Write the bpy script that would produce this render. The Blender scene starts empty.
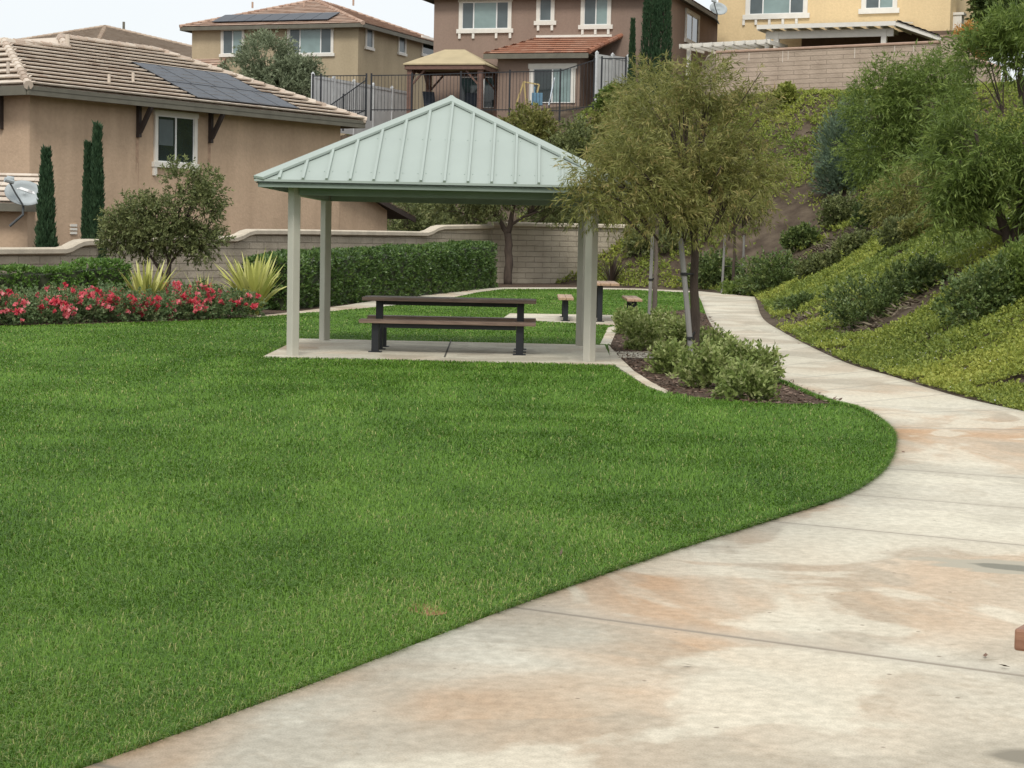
import bpy, math, random
import numpy as np
from mathutils import Vector, Matrix
PI = math.pi
rng = np.random.default_rng(7)
random.seed(7)
SC = bpy.context.scene
COL = SC.collection

# ------------------------------------------------------------------ camera
F, PITCH, ROLL, CAMH = 1903.0, 0.0754, 0.0204, 1.6
_D = Vector((0, -math.sin(PITCH), -math.cos(PITCH)))      # image-down before roll
_Fw = Vector((0, math.cos(PITCH), -math.sin(PITCH)))
_X = Vector((1, 0, 0))
_R = math.cos(ROLL)*_X - math.sin(ROLL)*_D
_Dn = math.sin(ROLL)*_X + math.cos(ROLL)*_D
_U = -_Dn
cam_d = bpy.data.cameras.new('camera'); cam = bpy.data.objects.new('camera', cam_d); COL.objects.link(cam)
cam_d.sensor_width = 36; cam_d.lens = 36*F/1024; cam_d.clip_start = .1; cam_d.clip_end = 5000
m3 = Matrix((_R, _U, -_Fw)).transposed()
cam.matrix_world = Matrix.Translation((0, 0, CAMH)) @ m3.to_4x4()
SC.camera = cam

# ------------------------------------------------------------------ light
SUN_EL, SUN_AZ = math.radians(50), math.radians(184)      # azimuth clockwise from +Y: behind the camera, to the left
w = bpy.data.worlds.new('World'); SC.world = w; w.use_nodes = True
nt = w.node_tree; nt.nodes.clear()
out = nt.nodes.new('ShaderNodeOutputWorld'); bg = nt.nodes.new('ShaderNodeBackground'); bg.inputs['Strength'].default_value = .1
sky = nt.nodes.new('ShaderNodeTexSky'); sky.sky_type = 'NISHITA'; sky.sun_disc = False
sky.sun_elevation = SUN_EL; sky.sun_rotation = SUN_AZ; sky.air_density = 1; sky.dust_density = 3
tc = nt.nodes.new('ShaderNodeTexCoord'); no = nt.nodes.new('ShaderNodeTexNoise'); no.inputs['Scale'].default_value = 2.2; no.inputs['Detail'].default_value = 4
rp = nt.nodes.new('ShaderNodeValToRGB'); rp.color_ramp.elements[0].position = .3; rp.color_ramp.elements[0].color = (.89, .93, .95, 1); rp.color_ramp.elements[1].position = .7; rp.color_ramp.elements[1].color = (.985, .995, 1, 1)
ml = nt.nodes.new('ShaderNodeVectorMath'); ml.operation = 'SCALE'; ml.inputs['Scale'].default_value = 9.2
mx = nt.nodes.new('ShaderNodeMix'); mx.data_type = 'RGBA'; mx.inputs[0].default_value = .86
L = nt.links.new
L(tc.outputs['Generated'], no.inputs['Vector']); L(no.outputs['Fac'], rp.inputs['Fac']); L(rp.outputs['Color'], ml.inputs[0])
L(sky.outputs['Color'], mx.inputs[6]); L(ml.outputs[0], mx.inputs[7]); L(mx.outputs[2], bg.inputs['Color']); L(bg.outputs[0], out.inputs[0])
sd = bpy.data.lights.new('sun', 'SUN'); sun = bpy.data.objects.new('sun', sd); COL.objects.link(sun)
sd.energy = 1.7; sd.angle = math.radians(17); sd.color = (1, .965, .9)
sv = Vector((math.sin(SUN_AZ)*math.cos(SUN_EL), math.cos(SUN_AZ)*math.cos(SUN_EL), math.sin(SUN_EL)))
sun.rotation_euler = sv.to_track_quat('Z', 'Y').to_euler(); sun.location = sv*50
vs = SC.view_settings; vs.view_transform = 'Standard'; vs.look = 'None'; vs.exposure = 0.27; vs.gamma = 1; vs.use_curve_mapping = False

# ------------------------------------------------------------------ pixel measuring helpers
def ray(px, py):
    return (_Fw + _R*((px-512)/F) + _Dn*((py-384)/F))
def at(px, py, y):                       # the point seen at a pixel, at ground distance y
    d = ray(px, py); return Vector((0, 0, CAMH)) + d*(y/d.y)
def gp(px, py, z=0.0):                   # ... on level ground
    d = ray(px, py); return Vector((0, 0, CAMH)) + d*((z-CAMH)/d.z)
def on_plane(px, py, o, n):
    d = ray(px, py); c = Vector((0, 0, CAMH)); return c + d*((o-c).dot(n)/d.dot(n))

# ------------------------------------------------------------------ noise, polygons
_tab = rng.random((64, 64, 64))
def vnoise(x, y, z=0.0):
    x, y, z = np.broadcast_arrays(np.asarray(x, float), np.asarray(y, float), np.asarray(z, float))
    xi, yi, zi = np.floor(x).astype(int), np.floor(y).astype(int), np.floor(z).astype(int)
    fx, fy, fz = x-xi, y-yi, z-zi
    fx, fy, fz = [t*t*(3-2*t) for t in (fx, fy, fz)]
    def T(a, b, c): return _tab[(xi+a) & 63, (yi+b) & 63, (zi+c) & 63]
    r = 0
    for a, wa in ((0, 1-fx), (1, fx)):
        for b, wb in ((0, 1-fy), (1, fy)):
            for c, wc in ((0, 1-fz), (1, fz)):
                r = r + T(a, b, c)*wa*wb*wc
    return r
def fbm(x, y, z=0.0, o=3):
    r, a, s = 0, .5, 1
    for i in range(o):
        r = r + a*vnoise(np.asarray(x)*s+17*i, np.asarray(y)*s+9*i, np.asarray(z)*s); a *= .5; s *= 2.03
    return r/(1-.5**o)
def inside(poly, x, y):
    poly = np.asarray([(p[0], p[1]) for p in poly]); r = np.zeros(np.shape(x), bool)
    x0, y0 = poly[-1]
    for x1, y1 in poly:
        c = ((y1 > y) != (y0 > y))
        with np.errstate(divide='ignore', invalid='ignore'):
            r ^= c & (x < (x0-x1)*(y-y1)/(y0-y1)+x1)
        x0, y0 = x1, y1
    return r
def pdist(pl, x, y):
    r = np.full(np.shape(x), 1e9)
    for (ax, ay), (bx, by) in zip(pl[:-1], pl[1:]):
        dx, dy = bx-ax, by-ay
        t = np.clip(((x-ax)*dx+(y-ay)*dy)/(dx*dx+dy*dy), 0, 1)
        r = np.minimum(r, np.hypot(x-ax-t*dx, y-ay-t*dy))
    return r

# ------------------------------------------------------------------ terrain height
TOE = [(30, 2), (14, 9.5), (8.2, 14.6)] + [tuple(gp(*p))[:2] for p in ((1024, 413), (975, 399), (923, 385), (893, 375.5), (843, 360.5), (805, 343), (778, 328))] + \
      [tuple(at(764, 300, 51))[:2], tuple(at(757, 300, 58.5))[:2], tuple(at(705, 290, 68))[:2], tuple(at(600, 290, 69.5))[:2], tuple(at(537, 290, 72.5))[:2],
       tuple(at(440, 290, 74.5))[:2], tuple(at(300, 290, 82))[:2], tuple(at(150, 290, 96))[:2], (-60, 104)]
FLAT = TOE + [(-90, 104), (-90, -60), (60, -60), (60, 2)]
ZTOP = 8.1
def terr(x, y):
    x = np.asarray(x, float); y = np.asarray(y, float)
    d = pdist(TOE, x, y); d = np.where(inside(FLAT, x, y), 0, d)
    z = .58*(d - .6*(1-np.exp(-d/.6)))
    z = z + np.minimum(d/4, 1)*(fbm(x*.22+5, y*.22, 0, 2)-.5)*1.1 + np.minimum(d/1.5, 1)*(fbm(x*1.1, y*1.1+3, 0, 2)-.5)*.25
    k = .6; h = np.clip(.5+.5*(ZTOP-z)/k/1.0, 0, 1)
    z = ZTOP*(1-h)+z*h - k*h*(1-h)
    return np.where(d > 0, z, 0)
def th(px, py, dmin=10, dmax=140):
    d = ray(px, py); t = np.linspace(dmin, dmax, 2600)/d.y
    P = np.array([(0, 0, CAMH)])+t[:, None]*np.array(d)
    hit = np.nonzero(P[:, 2] <= terr(P[:, 0], P[:, 1]))[0]
    i = hit[0] if len(hit) else len(t)-1
    return Vector(P[i])
def onterr(px, y):
    p = at(px, 250, y); return Vector((p.x, y, float(terr(p.x, y))))

# ------------------------------------------------------------------ materials
MATS = {}
def base_mat(name):
    m = bpy.data.materials.new(name); m.use_nodes = True; n = m.node_tree
    return m, n, n.nodes['Principled BSDF'], n.links.new
def mat(name, col, rough=.7, var=.12, scale=6.0, bump=.0, metal=0.0, spec=.5, c2=None, stretch=(1, 1, 1), detail=6, bscale=None):
    if name in MATS: return MATS[name]
    m, n, b, L = base_mat(name)
    t = n.nodes.new('ShaderNodeTexCoord'); mp = n.nodes.new('ShaderNodeMapping'); mp.inputs['Scale'].default_value = stretch
    x = n.nodes.new('ShaderNodeTexNoise'); x.inputs['Scale'].default_value = scale; x.inputs['Detail'].default_value = detail
    L(t.outputs['Object'], mp.inputs['Vector']); L(mp.outputs[0], x.inputs['Vector'])
    r = n.nodes.new('ShaderNodeValToRGB'); r.color_ramp.elements[0].position = .32; r.color_ramp.elements[1].position = .68
    c2 = c2 or tuple(min(1, c*(1+var)) for c in col); c1 = tuple(c*(1-var) for c in col)
    r.color_ramp.elements[0].color = (*c1, 1); r.color_ramp.elements[1].color = (*c2, 1)
    L(x.outputs['Fac'], r.inputs['Fac']); L(r.outputs['Color'], b.inputs['Base Color'])
    b.inputs['Roughness'].default_value = rough; b.inputs['Metallic'].default_value = metal; b.inputs['Specular IOR Level'].default_value = spec
    if bump:
        y = n.nodes.new('ShaderNodeTexNoise'); y.inputs['Scale'].default_value = bscale or scale*8; y.inputs['Detail'].default_value = 4
        L(mp.outputs[0], y.inputs['Vector'])
        k = n.nodes.new('ShaderNodeBump'); k.inputs['Strength'].default_value = bump; k.inputs['Distance'].default_value = .02
        L(y.outputs['Fac'], k.inputs['Height']); L(k.outputs[0], b.inputs['Normal'])
    MATS[name] = m; return m
def var_mat(name, cols, rough=.6, trans=.25, spec=.3, noise=0.0, nscale=.5):
    """colour picked by each leaf's / tile's own number; trans = share of light let through"""
    if name in MATS: return MATS[name]
    m, n, b, L = base_mat(name)
    a = n.nodes.new('ShaderNodeAttribute'); a.attribute_name = 'var'
    r = n.nodes.new('ShaderNodeValToRGB'); e = r.color_ramp.elements
    while len(e) < len(cols): e.new(.5)
    for i, c in enumerate(cols): e[i].position = i/(len(cols)-1); e[i].color = (*c, 1)
    if noise:
        t = n.nodes.new('ShaderNodeTexCoord'); x = n.nodes.new('ShaderNodeTexNoise'); x.inputs['Scale'].default_value = nscale; x.inputs['Detail'].default_value = 4
        L(t.outputs['Object'], x.inputs['Vector'])
        q = n.nodes.new('ShaderNodeMath'); q.operation = 'MULTIPLY_ADD'; q.inputs[1].default_value = noise; L(x.outputs['Fac'], q.inputs[0])
        q2 = n.nodes.new('ShaderNodeMath'); q2.operation = 'SUBTRACT'; q2.inputs[1].default_value = noise*.5; L(a.outputs['Fac'], q2.inputs[0]); L(q2.outputs[0], q.inputs[2])
        L(q.outputs[0], r.inputs['Fac'])
    else:
        L(a.outputs['Fac'], r.inputs['Fac'])
    L(r.outputs['Color'], b.inputs['Base Color']); b.inputs['Roughness'].default_value = rough; b.inputs['Specular IOR Level'].default_value = spec
    if trans:
        tr = n.nodes.new('ShaderNodeBsdfTranslucent'); L(r.outputs['Color'], tr.inputs['Color'])
        mi = n.nodes.new('ShaderNodeMixShader'); mi.inputs[0].default_value = trans
        L(b.outputs[0], mi.inputs[1]); L(tr.outputs[0], mi.inputs[2]); L(mi.outputs[0], n.nodes['Material Output'].inputs[0])
    MATS[name] = m; return m

def stucco(name, col, dirt=.12):
    """painted stucco: faint blotches, vertical run-off streaks, fine grain"""
    if name in MATS: return MATS[name]
    m, n, b, L = base_mat(name)
    t = n.nodes.new('ShaderNodeTexCoord')
    def nz(scale, st, det=5):
        mp = n.nodes.new('ShaderNodeMapping'); mp.inputs['Scale'].default_value = st
        x = n.nodes.new('ShaderNodeTexNoise'); x.inputs['Scale'].default_value = scale; x.inputs['Detail'].default_value = det
        L(t.outputs['Object'], mp.inputs['Vector']); L(mp.outputs[0], x.inputs['Vector']); return x.outputs['Fac']
    def ramp(f, p0, p1, a, c):
        r = n.nodes.new('ShaderNodeValToRGB'); r.color_ramp.elements[0].position = p0; r.color_ramp.elements[1].position = p1
        r.color_ramp.elements[0].color = (*a, 1); r.color_ramp.elements[1].color = (*c, 1); L(f, r.inputs['Fac']); return r.outputs['Color']
    def mul(a, c):
        q = n.nodes.new('ShaderNodeMix'); q.data_type = 'RGBA'; q.blend_type = 'MULTIPLY'; q.inputs[0].default_value = 1
        L(a, q.inputs[6]); L(c, q.inputs[7]); return q.outputs[2]
    c1 = ramp(nz(.35, (1, 1, 1)), .3, .7, tuple(x*(1-dirt*.7) for x in col), tuple(min(1, x*(1+dirt*.7)) for x in col))
    c2 = ramp(nz(1.6, (1, 1, .12)), .35, .62, (1-dirt, 1-dirt*1.05, 1-dirt*1.1), (1, 1, 1))
    c3 = ramp(nz(9, (1, 1, 1)), .3, .7, (.93, .93, .93), (1.03, 1.03, 1.03))
    L(mul(mul(c1, c2), c3), b.inputs['Base Color']); b.inputs['Roughness'].default_value = .92; b.inputs['Specular IOR Level'].default_value = .2
    k = n.nodes.new('ShaderNodeBump'); k.inputs['Strength'].default_value = .5; k.inputs['Distance'].default_value = .02
    L(nz(14, (1, 1, 1), 3), k.inputs['Height']); L(k.outputs[0], b.inputs['Normal'])
    MATS[name] = m; return m

# ------------------------------------------------------------------ mesh helpers
def mesh_np(name, V, polys, var=None, smooth=False):
    V = np.asarray(V, np.float32); me = bpy.data.meshes.new(name)
    me.vertices.add(len(V)); me.vertices.foreach_set('co', V.ravel())
    nl = sum(p.size for p in polys); npol = sum(len(p) for p in polys)
    me.loops.add(nl); me.polygons.add(npol)
    me.loops.foreach_set('vertex_index', np.concatenate([p.ravel() for p in polys]).astype(np.int32))
    tot = np.concatenate([np.full(len(p), p.shape[1], np.int32) for p in polys]); st = np.concatenate([[0], np.cumsum(tot)[:-1]]).astype(np.int32)
    me.polygons.foreach_set('loop_start', st)
    if var is not None:
        a = me.attributes.new('var', 'FLOAT', 'FACE'); a.data.foreach_set('value', np.asarray(var, np.float32))
    me.update(calc_edges=True); me.validate()
    if smooth: me.polygons.foreach_set('use_smooth', np.ones(npol, bool))
    return me
def link(name, me, m=None, parent=None):
    o = bpy.data.objects.new(name, me); COL.objects.link(o)
    if m: me.materials.append(m)
    if parent: o.parent = parent
    return o
def tag(o, label=None, cat=None, group=None, kind=None):
    if label: o['label'] = label
    if cat: o['category'] = cat
    if group: o['group'] = group
    if kind: o['kind'] = kind
    return o
def thing(name, label, cat, loc=(0, 0, 0), rz=0.0, group=None):
    o = bpy.data.objects.new(name, None); o.empty_display_size = .2; COL.objects.link(o)
    o.location = loc; o.rotation_euler = (0, 0, rz); return tag(o, label, cat, group)
def copy_tree(o, parent=None):
    c = o.copy(); COL.objects.link(c)
    if parent: c.parent = parent
    for ch in list(o.children): copy_tree(ch, c)
    return c
class MB:
    def __init__(s): s.v = []; s.f = []; s.var = []; s.cur = .5
    def face(s, pts, var=None):
        b = len(s.v); s.v += [tuple(p) for p in pts]; s.f.append(tuple(range(b, b+len(pts)))); s.var.append(s.cur if var is None else var)
    def obox(s, o, U, V, W, u0, u1, v0, v1, w0, w1, var=None):
        o, U, V, W = map(Vector, (o, U, V, W)); b = len(s.v)
        for w_ in (w0, w1):
            for v_ in (v0, v1):
                for u_ in (u0, u1): s.v.append(tuple(o+U*u_+V*v_+W*w_))
        for q in ((0, 2, 3, 1), (4, 5, 7, 6), (0, 1, 5, 4), (2, 6, 7, 3), (0, 4, 6, 2), (1, 3, 7, 5)):
            s.f.append(tuple(b+i for i in q)); s.var.append(s.cur if var is None else var)
    def box(s, x0, x1, y0, y1, z0, z1, var=None):
        s.obox((0, 0, 0), (1, 0, 0), (0, 1, 0), (0, 0, 1), x0, x1, y0, y1, z0, z1, var)
    def bar(s, a, b, wd, ht, up=(0, 0, 1)):
        a, b = Vector(a), Vector(b); U = (b-a); l = U.length; U.normalize(); W = Vector(up); V = W.cross(U)
        if V.length < 1e-3: V = Vector((1, 0, 0)).cross(U)
        V.normalize(); W = U.cross(V)
        s.obox(a, U, V, W, 0, l, -wd/2, wd/2, -ht/2, ht/2)
    def tube(s, pts, rad, n=8, cap=True):
        pts = [Vector(p) for p in pts]; N = len(pts)
        rad = [rad]*N if not hasattr(rad, '__len__') else rad
        b = len(s.v); ref = None
        for i, p in enumerate(pts):
            d = (pts[min(i+1, N-1)]-pts[max(i-1, 0)]).normalized()
            if ref is None: ref = d.orthogonal().normalized()
            ref = (ref-d*ref.dot(d)); ref = ref.normalized() if ref.length > 1e-6 else d.orthogonal().normalized()
            c = d.cross(ref)
            for k in range(n):
                a = 2*PI*k/n; s.v.append(tuple(p+(ref*math.cos(a)+c*math.sin(a))*rad[i]))
        for i in range(N-1):
            for k in range(n):
                s.f.append((b+i*n+k, b+i*n+(k+1) % n, b+(i+1)*n+(k+1) % n, b+(i+1)*n+k)); s.var.append(s.cur)
        if cap:
            s.f.append(tuple(b+k for k in reversed(range(n)))); s.var.append(s.cur)
            s.f.append(tuple(b+(N-1)*n+k for k in range(n))); s.var.append(s.cur)
    def prism(s, pts, off):
        n = len(pts); pts = [Vector(p) for p in pts]; off = Vector(off); b = len(s.v)
        s.v += [tuple(p) for p in pts]+[tuple(p+off) for p in pts]
        s.f.append(tuple(b+i for i in reversed(range(n)))); s.f.append(tuple(b+n+i for i in range(n))); s.var += [s.cur]*2
        for i in range(n):
            j = (i+1) % n; s.f.append((b+i, b+j, b+n+j, b+n+i)); s.var.append(s.cur)
    def build(s, name, m, parent=None, smooth=False, bevel=0.0):
        me = bpy.data.meshes.new(name); me.from_pydata(s.v, [], s.f)
        a = me.attributes.new('var', 'FLOAT', 'FACE'); a.data.foreach_set('value', s.var)
        me.update()
        if smooth: me.polygons.foreach_set('use_smooth', [True]*len(me.polygons))
        o = link(name, me, m, parent)
        if bevel:
            md = o.modifiers.new('bevel', 'BEVEL'); md.width = bevel; md.segments = 2; md.limit_method = 'ANGLE'
        return o
def clip(poly, o, n, keep_above=True):
    r = []; sg = 1 if keep_above else -1
    for i in range(len(poly)):
        a, b = poly[i], poly[(i+1) % len(poly)]; da, db = sg*(a-o).dot(n), sg*(b-o).dot(n)
        if da >= 0: r.append(a)
        if (da >= 0) != (db >= 0): r.append(a+(b-a)*(da/(da-db)))
    return r
def tiled(mb, poly, course=.36, wide=.32, th_=.045, split=True):
    """a roof plane laid in overlapping courses of tiles; poly[0]->poly[1] is the eave"""
    poly = [Vector(p) for p in poly]; U = (poly[1]-poly[0]).normalized()
    N = None
    for i in range(2, len(poly)):
        N = U.cross(poly[i]-poly[0])
        if N.length > 1e-3: break
    N.normalize()
    if N.z < 0: N = -N
    S = N.cross(U).normalized()
    if S.z < 0: S = -S
    o = poly[0]; smax = max((p-o).dot(S) for p in poly); umin = min((p-o).dot(U) for p in poly); umax = max((p-o).dot(U) for p in poly)
    k = 0; s = 0.0
    while s < smax-1e-4:
        s1 = min(s+course, smax); st = clip(poly, o+S*s, S); st = clip(st, o+S*s1, S, False) if st else st
        if len(st) >= 3:
            nn = int((umax-umin)/wide)+2 if split else 1
            off = (k % 2)*.5
            for j in range(nn+1):
                q = st
                if split:
                    a0 = umin+(j-off)*wide; q = clip(q, o+U*(a0+.003), U); q = clip(q, o+U*(a0+wide), U, False) if q else q
                if len(q) < 3: continue
                v = .3+.4*random.random() if random.random() < .85 else random.random(); jit = random.uniform(.96, 1.04)
                up = [p+N*(th_*jit*(1-((p-o).dot(S)-s)/course)+.004) for p in q]
                mb.face(up, v)
                lo = [p for p in q if (p-o).dot(S)-s < 1e-3]
                if len(lo) == 2:
                    a, b = lo; t0_ = N*(th_*jit*.62); mb.face([a+t0_, b+t0_, b+N*(th_*jit+.004), a+N*(th_*jit+.004)], v); mb.face([a+t0_, b+t0_, b+t0_+S*.2, a+t0_+S*.2], v); mb.face([a-N*.02, b-N*.02, b-N*.02+S*.3, a-N*.02+S*.3], v)
        s = s1; k += 1
def ridge_caps(mb, a, b, r=.11, step=.36):
    a, b = Vector(a), Vector(b); n = max(1, int((b-a).length/step)); d = (b-a)/n
    for i in range(n):
        mb.cur = random.random(); p = a+d*i
        mb.tube([p, p+d*1.12], [r*1.12, r*.88], 8)

# leaves ---------------------------------------------------------------
def unit(v): return v/np.maximum(np.linalg.norm(v, axis=1, keepdims=True), 1e-9)
def rdir(n): return unit(rng.normal(size=(n, 3)))
def leaf_quads(P, D, ln, wd, up=None):
    n = len(P); ref = rdir(n) if up is None else unit(np.cross(D, unit(up+.5*rdir(n))))
    sd_ = unit(np.cross(D, ref)) if up is None else ref
    ln = np.broadcast_to(ln, n)[:, None]; wd = np.broadcast_to(wd, n)[:, None]
    V = np.stack([P, P+D*ln*.45+sd_*wd*.5, P+D*ln, P+D*ln*.45-sd_*wd*.5], 1).reshape(-1, 3)
    return V, np.arange(4*n).reshape(n, 4)
def sprigs(C, A, per, L_, ln, wd, spread=.9, droop=0.0, gvar=.5):
    """each centre C grows a short twig along A carrying `per` leaves"""
    n = len(C); t = rng.random((n, per)); base = C[:, None, :]+A[:, None, :]*(t*L_)[:, :, None]
    base[:, :, 2] -= droop*(t*L_)**2
    D = A[:, None, :]+spread*rdir(n*per).reshape(n, per, 3); D[:, :, 2] -= droop*t
    D = unit(D.reshape(-1, 3)); P = base.reshape(-1, 3)
    k = len(P); V, Fc = leaf_quads(P, D, ln*rng.uniform(.6, 1.25, k), wd*rng.uniform(.7, 1.2, k))
    var = np.clip(np.repeat(rng.random(n), per)*gvar + rng.random(k)*(1-gvar), 0, 1)
    return V, Fc, var
def crown_mesh(name, blobs, n, per, L_, ln, wd, m, parent, droop=0.0, spread=.9, gap=.42, gapscale=2.2, up=.25, shell=.45, keep=None, gvar=.5, flat_bottom=None, twigs=0, tw_mat=None):
    b = np.array(blobs, float); wts = (b[:, 3]*b[:, 4]*b[:, 5])**.67; wts /= wts.sum()
    k = rng.choice(len(b), n*2, p=wts); dr = rdir(n*2); r = rng.random(n*2)**shell
    rag = .82+.45*fbm(dr[:, 0]*2.3+k*3.1, dr[:, 1]*2.3, dr[:, 2]*2.3, 2)
    C = b[k, :3]+dr*(r*rag)[:, None]*b[k, 3:6]
    g = fbm(C[:, 0]*gapscale+parent.location.x, C[:, 1]*gapscale, C[:, 2]*gapscale, 2)
    ok = g > gap*.98
    if flat_bottom is not None: ok &= C[:, 2] > flat_bottom
    if keep is not None: ok &= keep(C+np.array(parent.location))
    C, dr = C[ok][:n], dr[ok][:n]
    if twigs: twig_mesh(C[:twigs], blobs, parent, tw_mat)
    A = dr*.8+.5*rdir(len(C)); A[:, 2] += up; A = unit(A)
    V, Fc, var = sprigs(C, A, per, L_, ln, wd, spread, droop, gvar)
    if flat_bottom is not None: V[:, 2] = np.maximum(V[:, 2], .01)
    return link(name, mesh_np(name, V, [Fc], var), m, parent)
def twig_mesh(C, blobs, parent, m):
    mb = MB(); B = np.array(blobs)[:, :3]; cz = float(np.array(blobs)[:, 2].min())
    for c in C:
        o = B[np.argmin(((B-c)**2).sum(1))]; root = Vector((o[0]*.45, o[1]*.45, max(cz*.8, o[2]*.72))); e = Vector(c); mid = root.lerp(e, .55)+Vector((0, 0, (e-root).length*.10)); r = .004+.006*(e-root).length
        mb.tube([root, mid, e], [r*1.6, r, r*.35], 4, cap=False)
    mb.build('twigs', m, parent)
def trunk_mesh(paths, m, parent, name='trunk'):
    mb = MB()
    for pts, r0, r1 in paths:
        pts = [Vector(p) for p in pts]; fine = []
        for i in range(len(pts)-1):
            for j in range(4):
                t = j/4; fine.append(pts[i].lerp(pts[i+1], t)+Vector((random.uniform(-1, 1), random.uniform(-1, 1), 0))*r0*.18*(1 if (i or j) else 0))
        fine.append(pts[-1]); N = len(fine)
        mb.tube(fine, [r0+(r1-r0)*(i/(N-1)) for i in range(N)], 9)
    return mb.build(name, m, parent, smooth=True)

# ================================================================== SETTING
# terrain ------------------------------------------------------------
gx = np.concatenate([np.linspace(-1500, -70, 12)[:-1], np.arange(-70, -14, 2.5), np.arange(-14, 34, .55), np.arange(34, 80, 3), np.linspace(80, 1500, 12)])
gy = np.concatenate([np.linspace(-600, -10, 8)[:-1], np.arange(-10, 12, 2), np.arange(12, 96, .6), np.arange(96, 150, 3), np.linspace(150, 2500, 14)])
X, Y = np.meshgrid(gx, gy); Z = terr(X, Y)-.03
ni, nj = X.shape
idx = np.arange(ni*nj).reshape(ni, nj)
q = np.stack([idx[:-1, :-1], idx[:-1, 1:], idx[1:, 1:], idx[1:, :-1]], -1).reshape(-1, 4)
soil = mat('slope_soil', (.085, .062, .046), .95, .3, 1.6, bump=1.0, c2=(.135, .105, .075), bscale=9, spec=.1)
tag(link('ground', mesh_np('ground', np.stack([X, Y, Z], -1).reshape(-1, 3), [q], smooth=True), soil), kind='structure')

def sheet(name, pts, z, m, thick=0.0):
    mb = MB(); P = [Vector((p[0], p[1], z)) for p in pts]
    if thick: mb.prism([p-Vector((0, 0, thick)) for p in P], (0, 0, thick))
    else: mb.face(P)
    o = mb.build(name, m); tag(o, kind='structure'); return o

# footpath -------------------------------------------------------------
G = lambda a, b: np.array(gp(a, b))[:2]
PATH = [  # left edge, right edge, running joint number
    ((-4.2, -1.5), (5.5, -6), -2), ((-2.9, 2.6), (6.4, -1.5), -1), (G(94, 768), (7.2, 1.0), 0), (G(512, 610), (7.7, 3.6), 1), (G(662, 557), (7.8, 5.8), 1.5),
    (G(769, 523), (7.8, 7.4), 2), (G(848, 496), (7.4, 9.6), 3), (G(885, 470), (7.0, 11.6), 4), (G(894.5, 445), (6.4, 14.2), 4.6), (G(889, 428.5), (5.5, 16.9), 5),
    (G(863, 411), G(985, 404), 6.4), (G(830, 402), G(935, 391), 7.3), (G(795, 388), G(893, 377.5), 8.4), (G(765, 374), G(850, 365), 9.6), (G(740, 357), G(812, 348), 11),
    (G(720, 338), G(782, 332), 13.5), (G(708, 319), G(763, 319), 17.5), (G(702, 303), G(757, 304), 23), (G(698, 295), G(754.5, 297), 26)]
def crom(p, t):
    i = min(int(t), len(p)-2); f = t-i
    a, b, c, d = [np.asarray(p[max(0, min(len(p)-1, i+k))], float) for k in (-1, 0, 1, 2)]
    return .5*((2*b)+(c-a)*f+(2*a-5*b+4*c-d)*f*f+(3*b-a-3*c+d)*f**3)
SUB, NC = 6, 10
ts = np.linspace(0, len(PATH)-1, (len(PATH)-1)*SUB+1)
LE = np.array([crom([p[0] for p in PATH], t) for t in ts]); RE = np.array([crom([p[1] for p in PATH], t) for t in ts])
JJ = np.interp(ts, range(len(PATH)), [p[2] for p in PATH])
PATH_POLY = np.concatenate([LE, RE[::-1]])
c_ = np.linspace(0, 1, NC)
V = LE[:, None, :]*(1-c_)[None, :, None]+RE[:, None, :]*c_[None, :, None]
V = np.concatenate([V, np.full(V.shape[:2]+(1,), .012)], 2)
edgeL = np.concatenate([LE, np.full((len(LE), 1), -.08)], 1)[:, None]; edgeR = np.concatenate([RE, np.full((len(RE), 1), -.08)], 1)[:, None]
V = np.concatenate([edgeL, V, edgeR], 1); nr, nc = V.shape[:2]
ix = np.arange(nr*nc).reshape(nr, nc)
me = mesh_np('footpath', V.reshape(-1, 3), [np.stack([ix[:-1, :-1], ix[:-1, 1:], ix[1:, 1:], ix[1:, :-1]], -1).reshape(-1, 4)])
at_ = me.attributes.new('joint', 'FLOAT', 'POINT'); at_.data.foreach_set('value', np.repeat(JJ, nc).astype(np.float32))

aw_ = me.attributes.new('across', 'FLOAT', 'POINT'); aw_.data.foreach_set('value', np.tile(np.concatenate([[0], c_, [1]]), nr).astype(np.float32))

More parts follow.
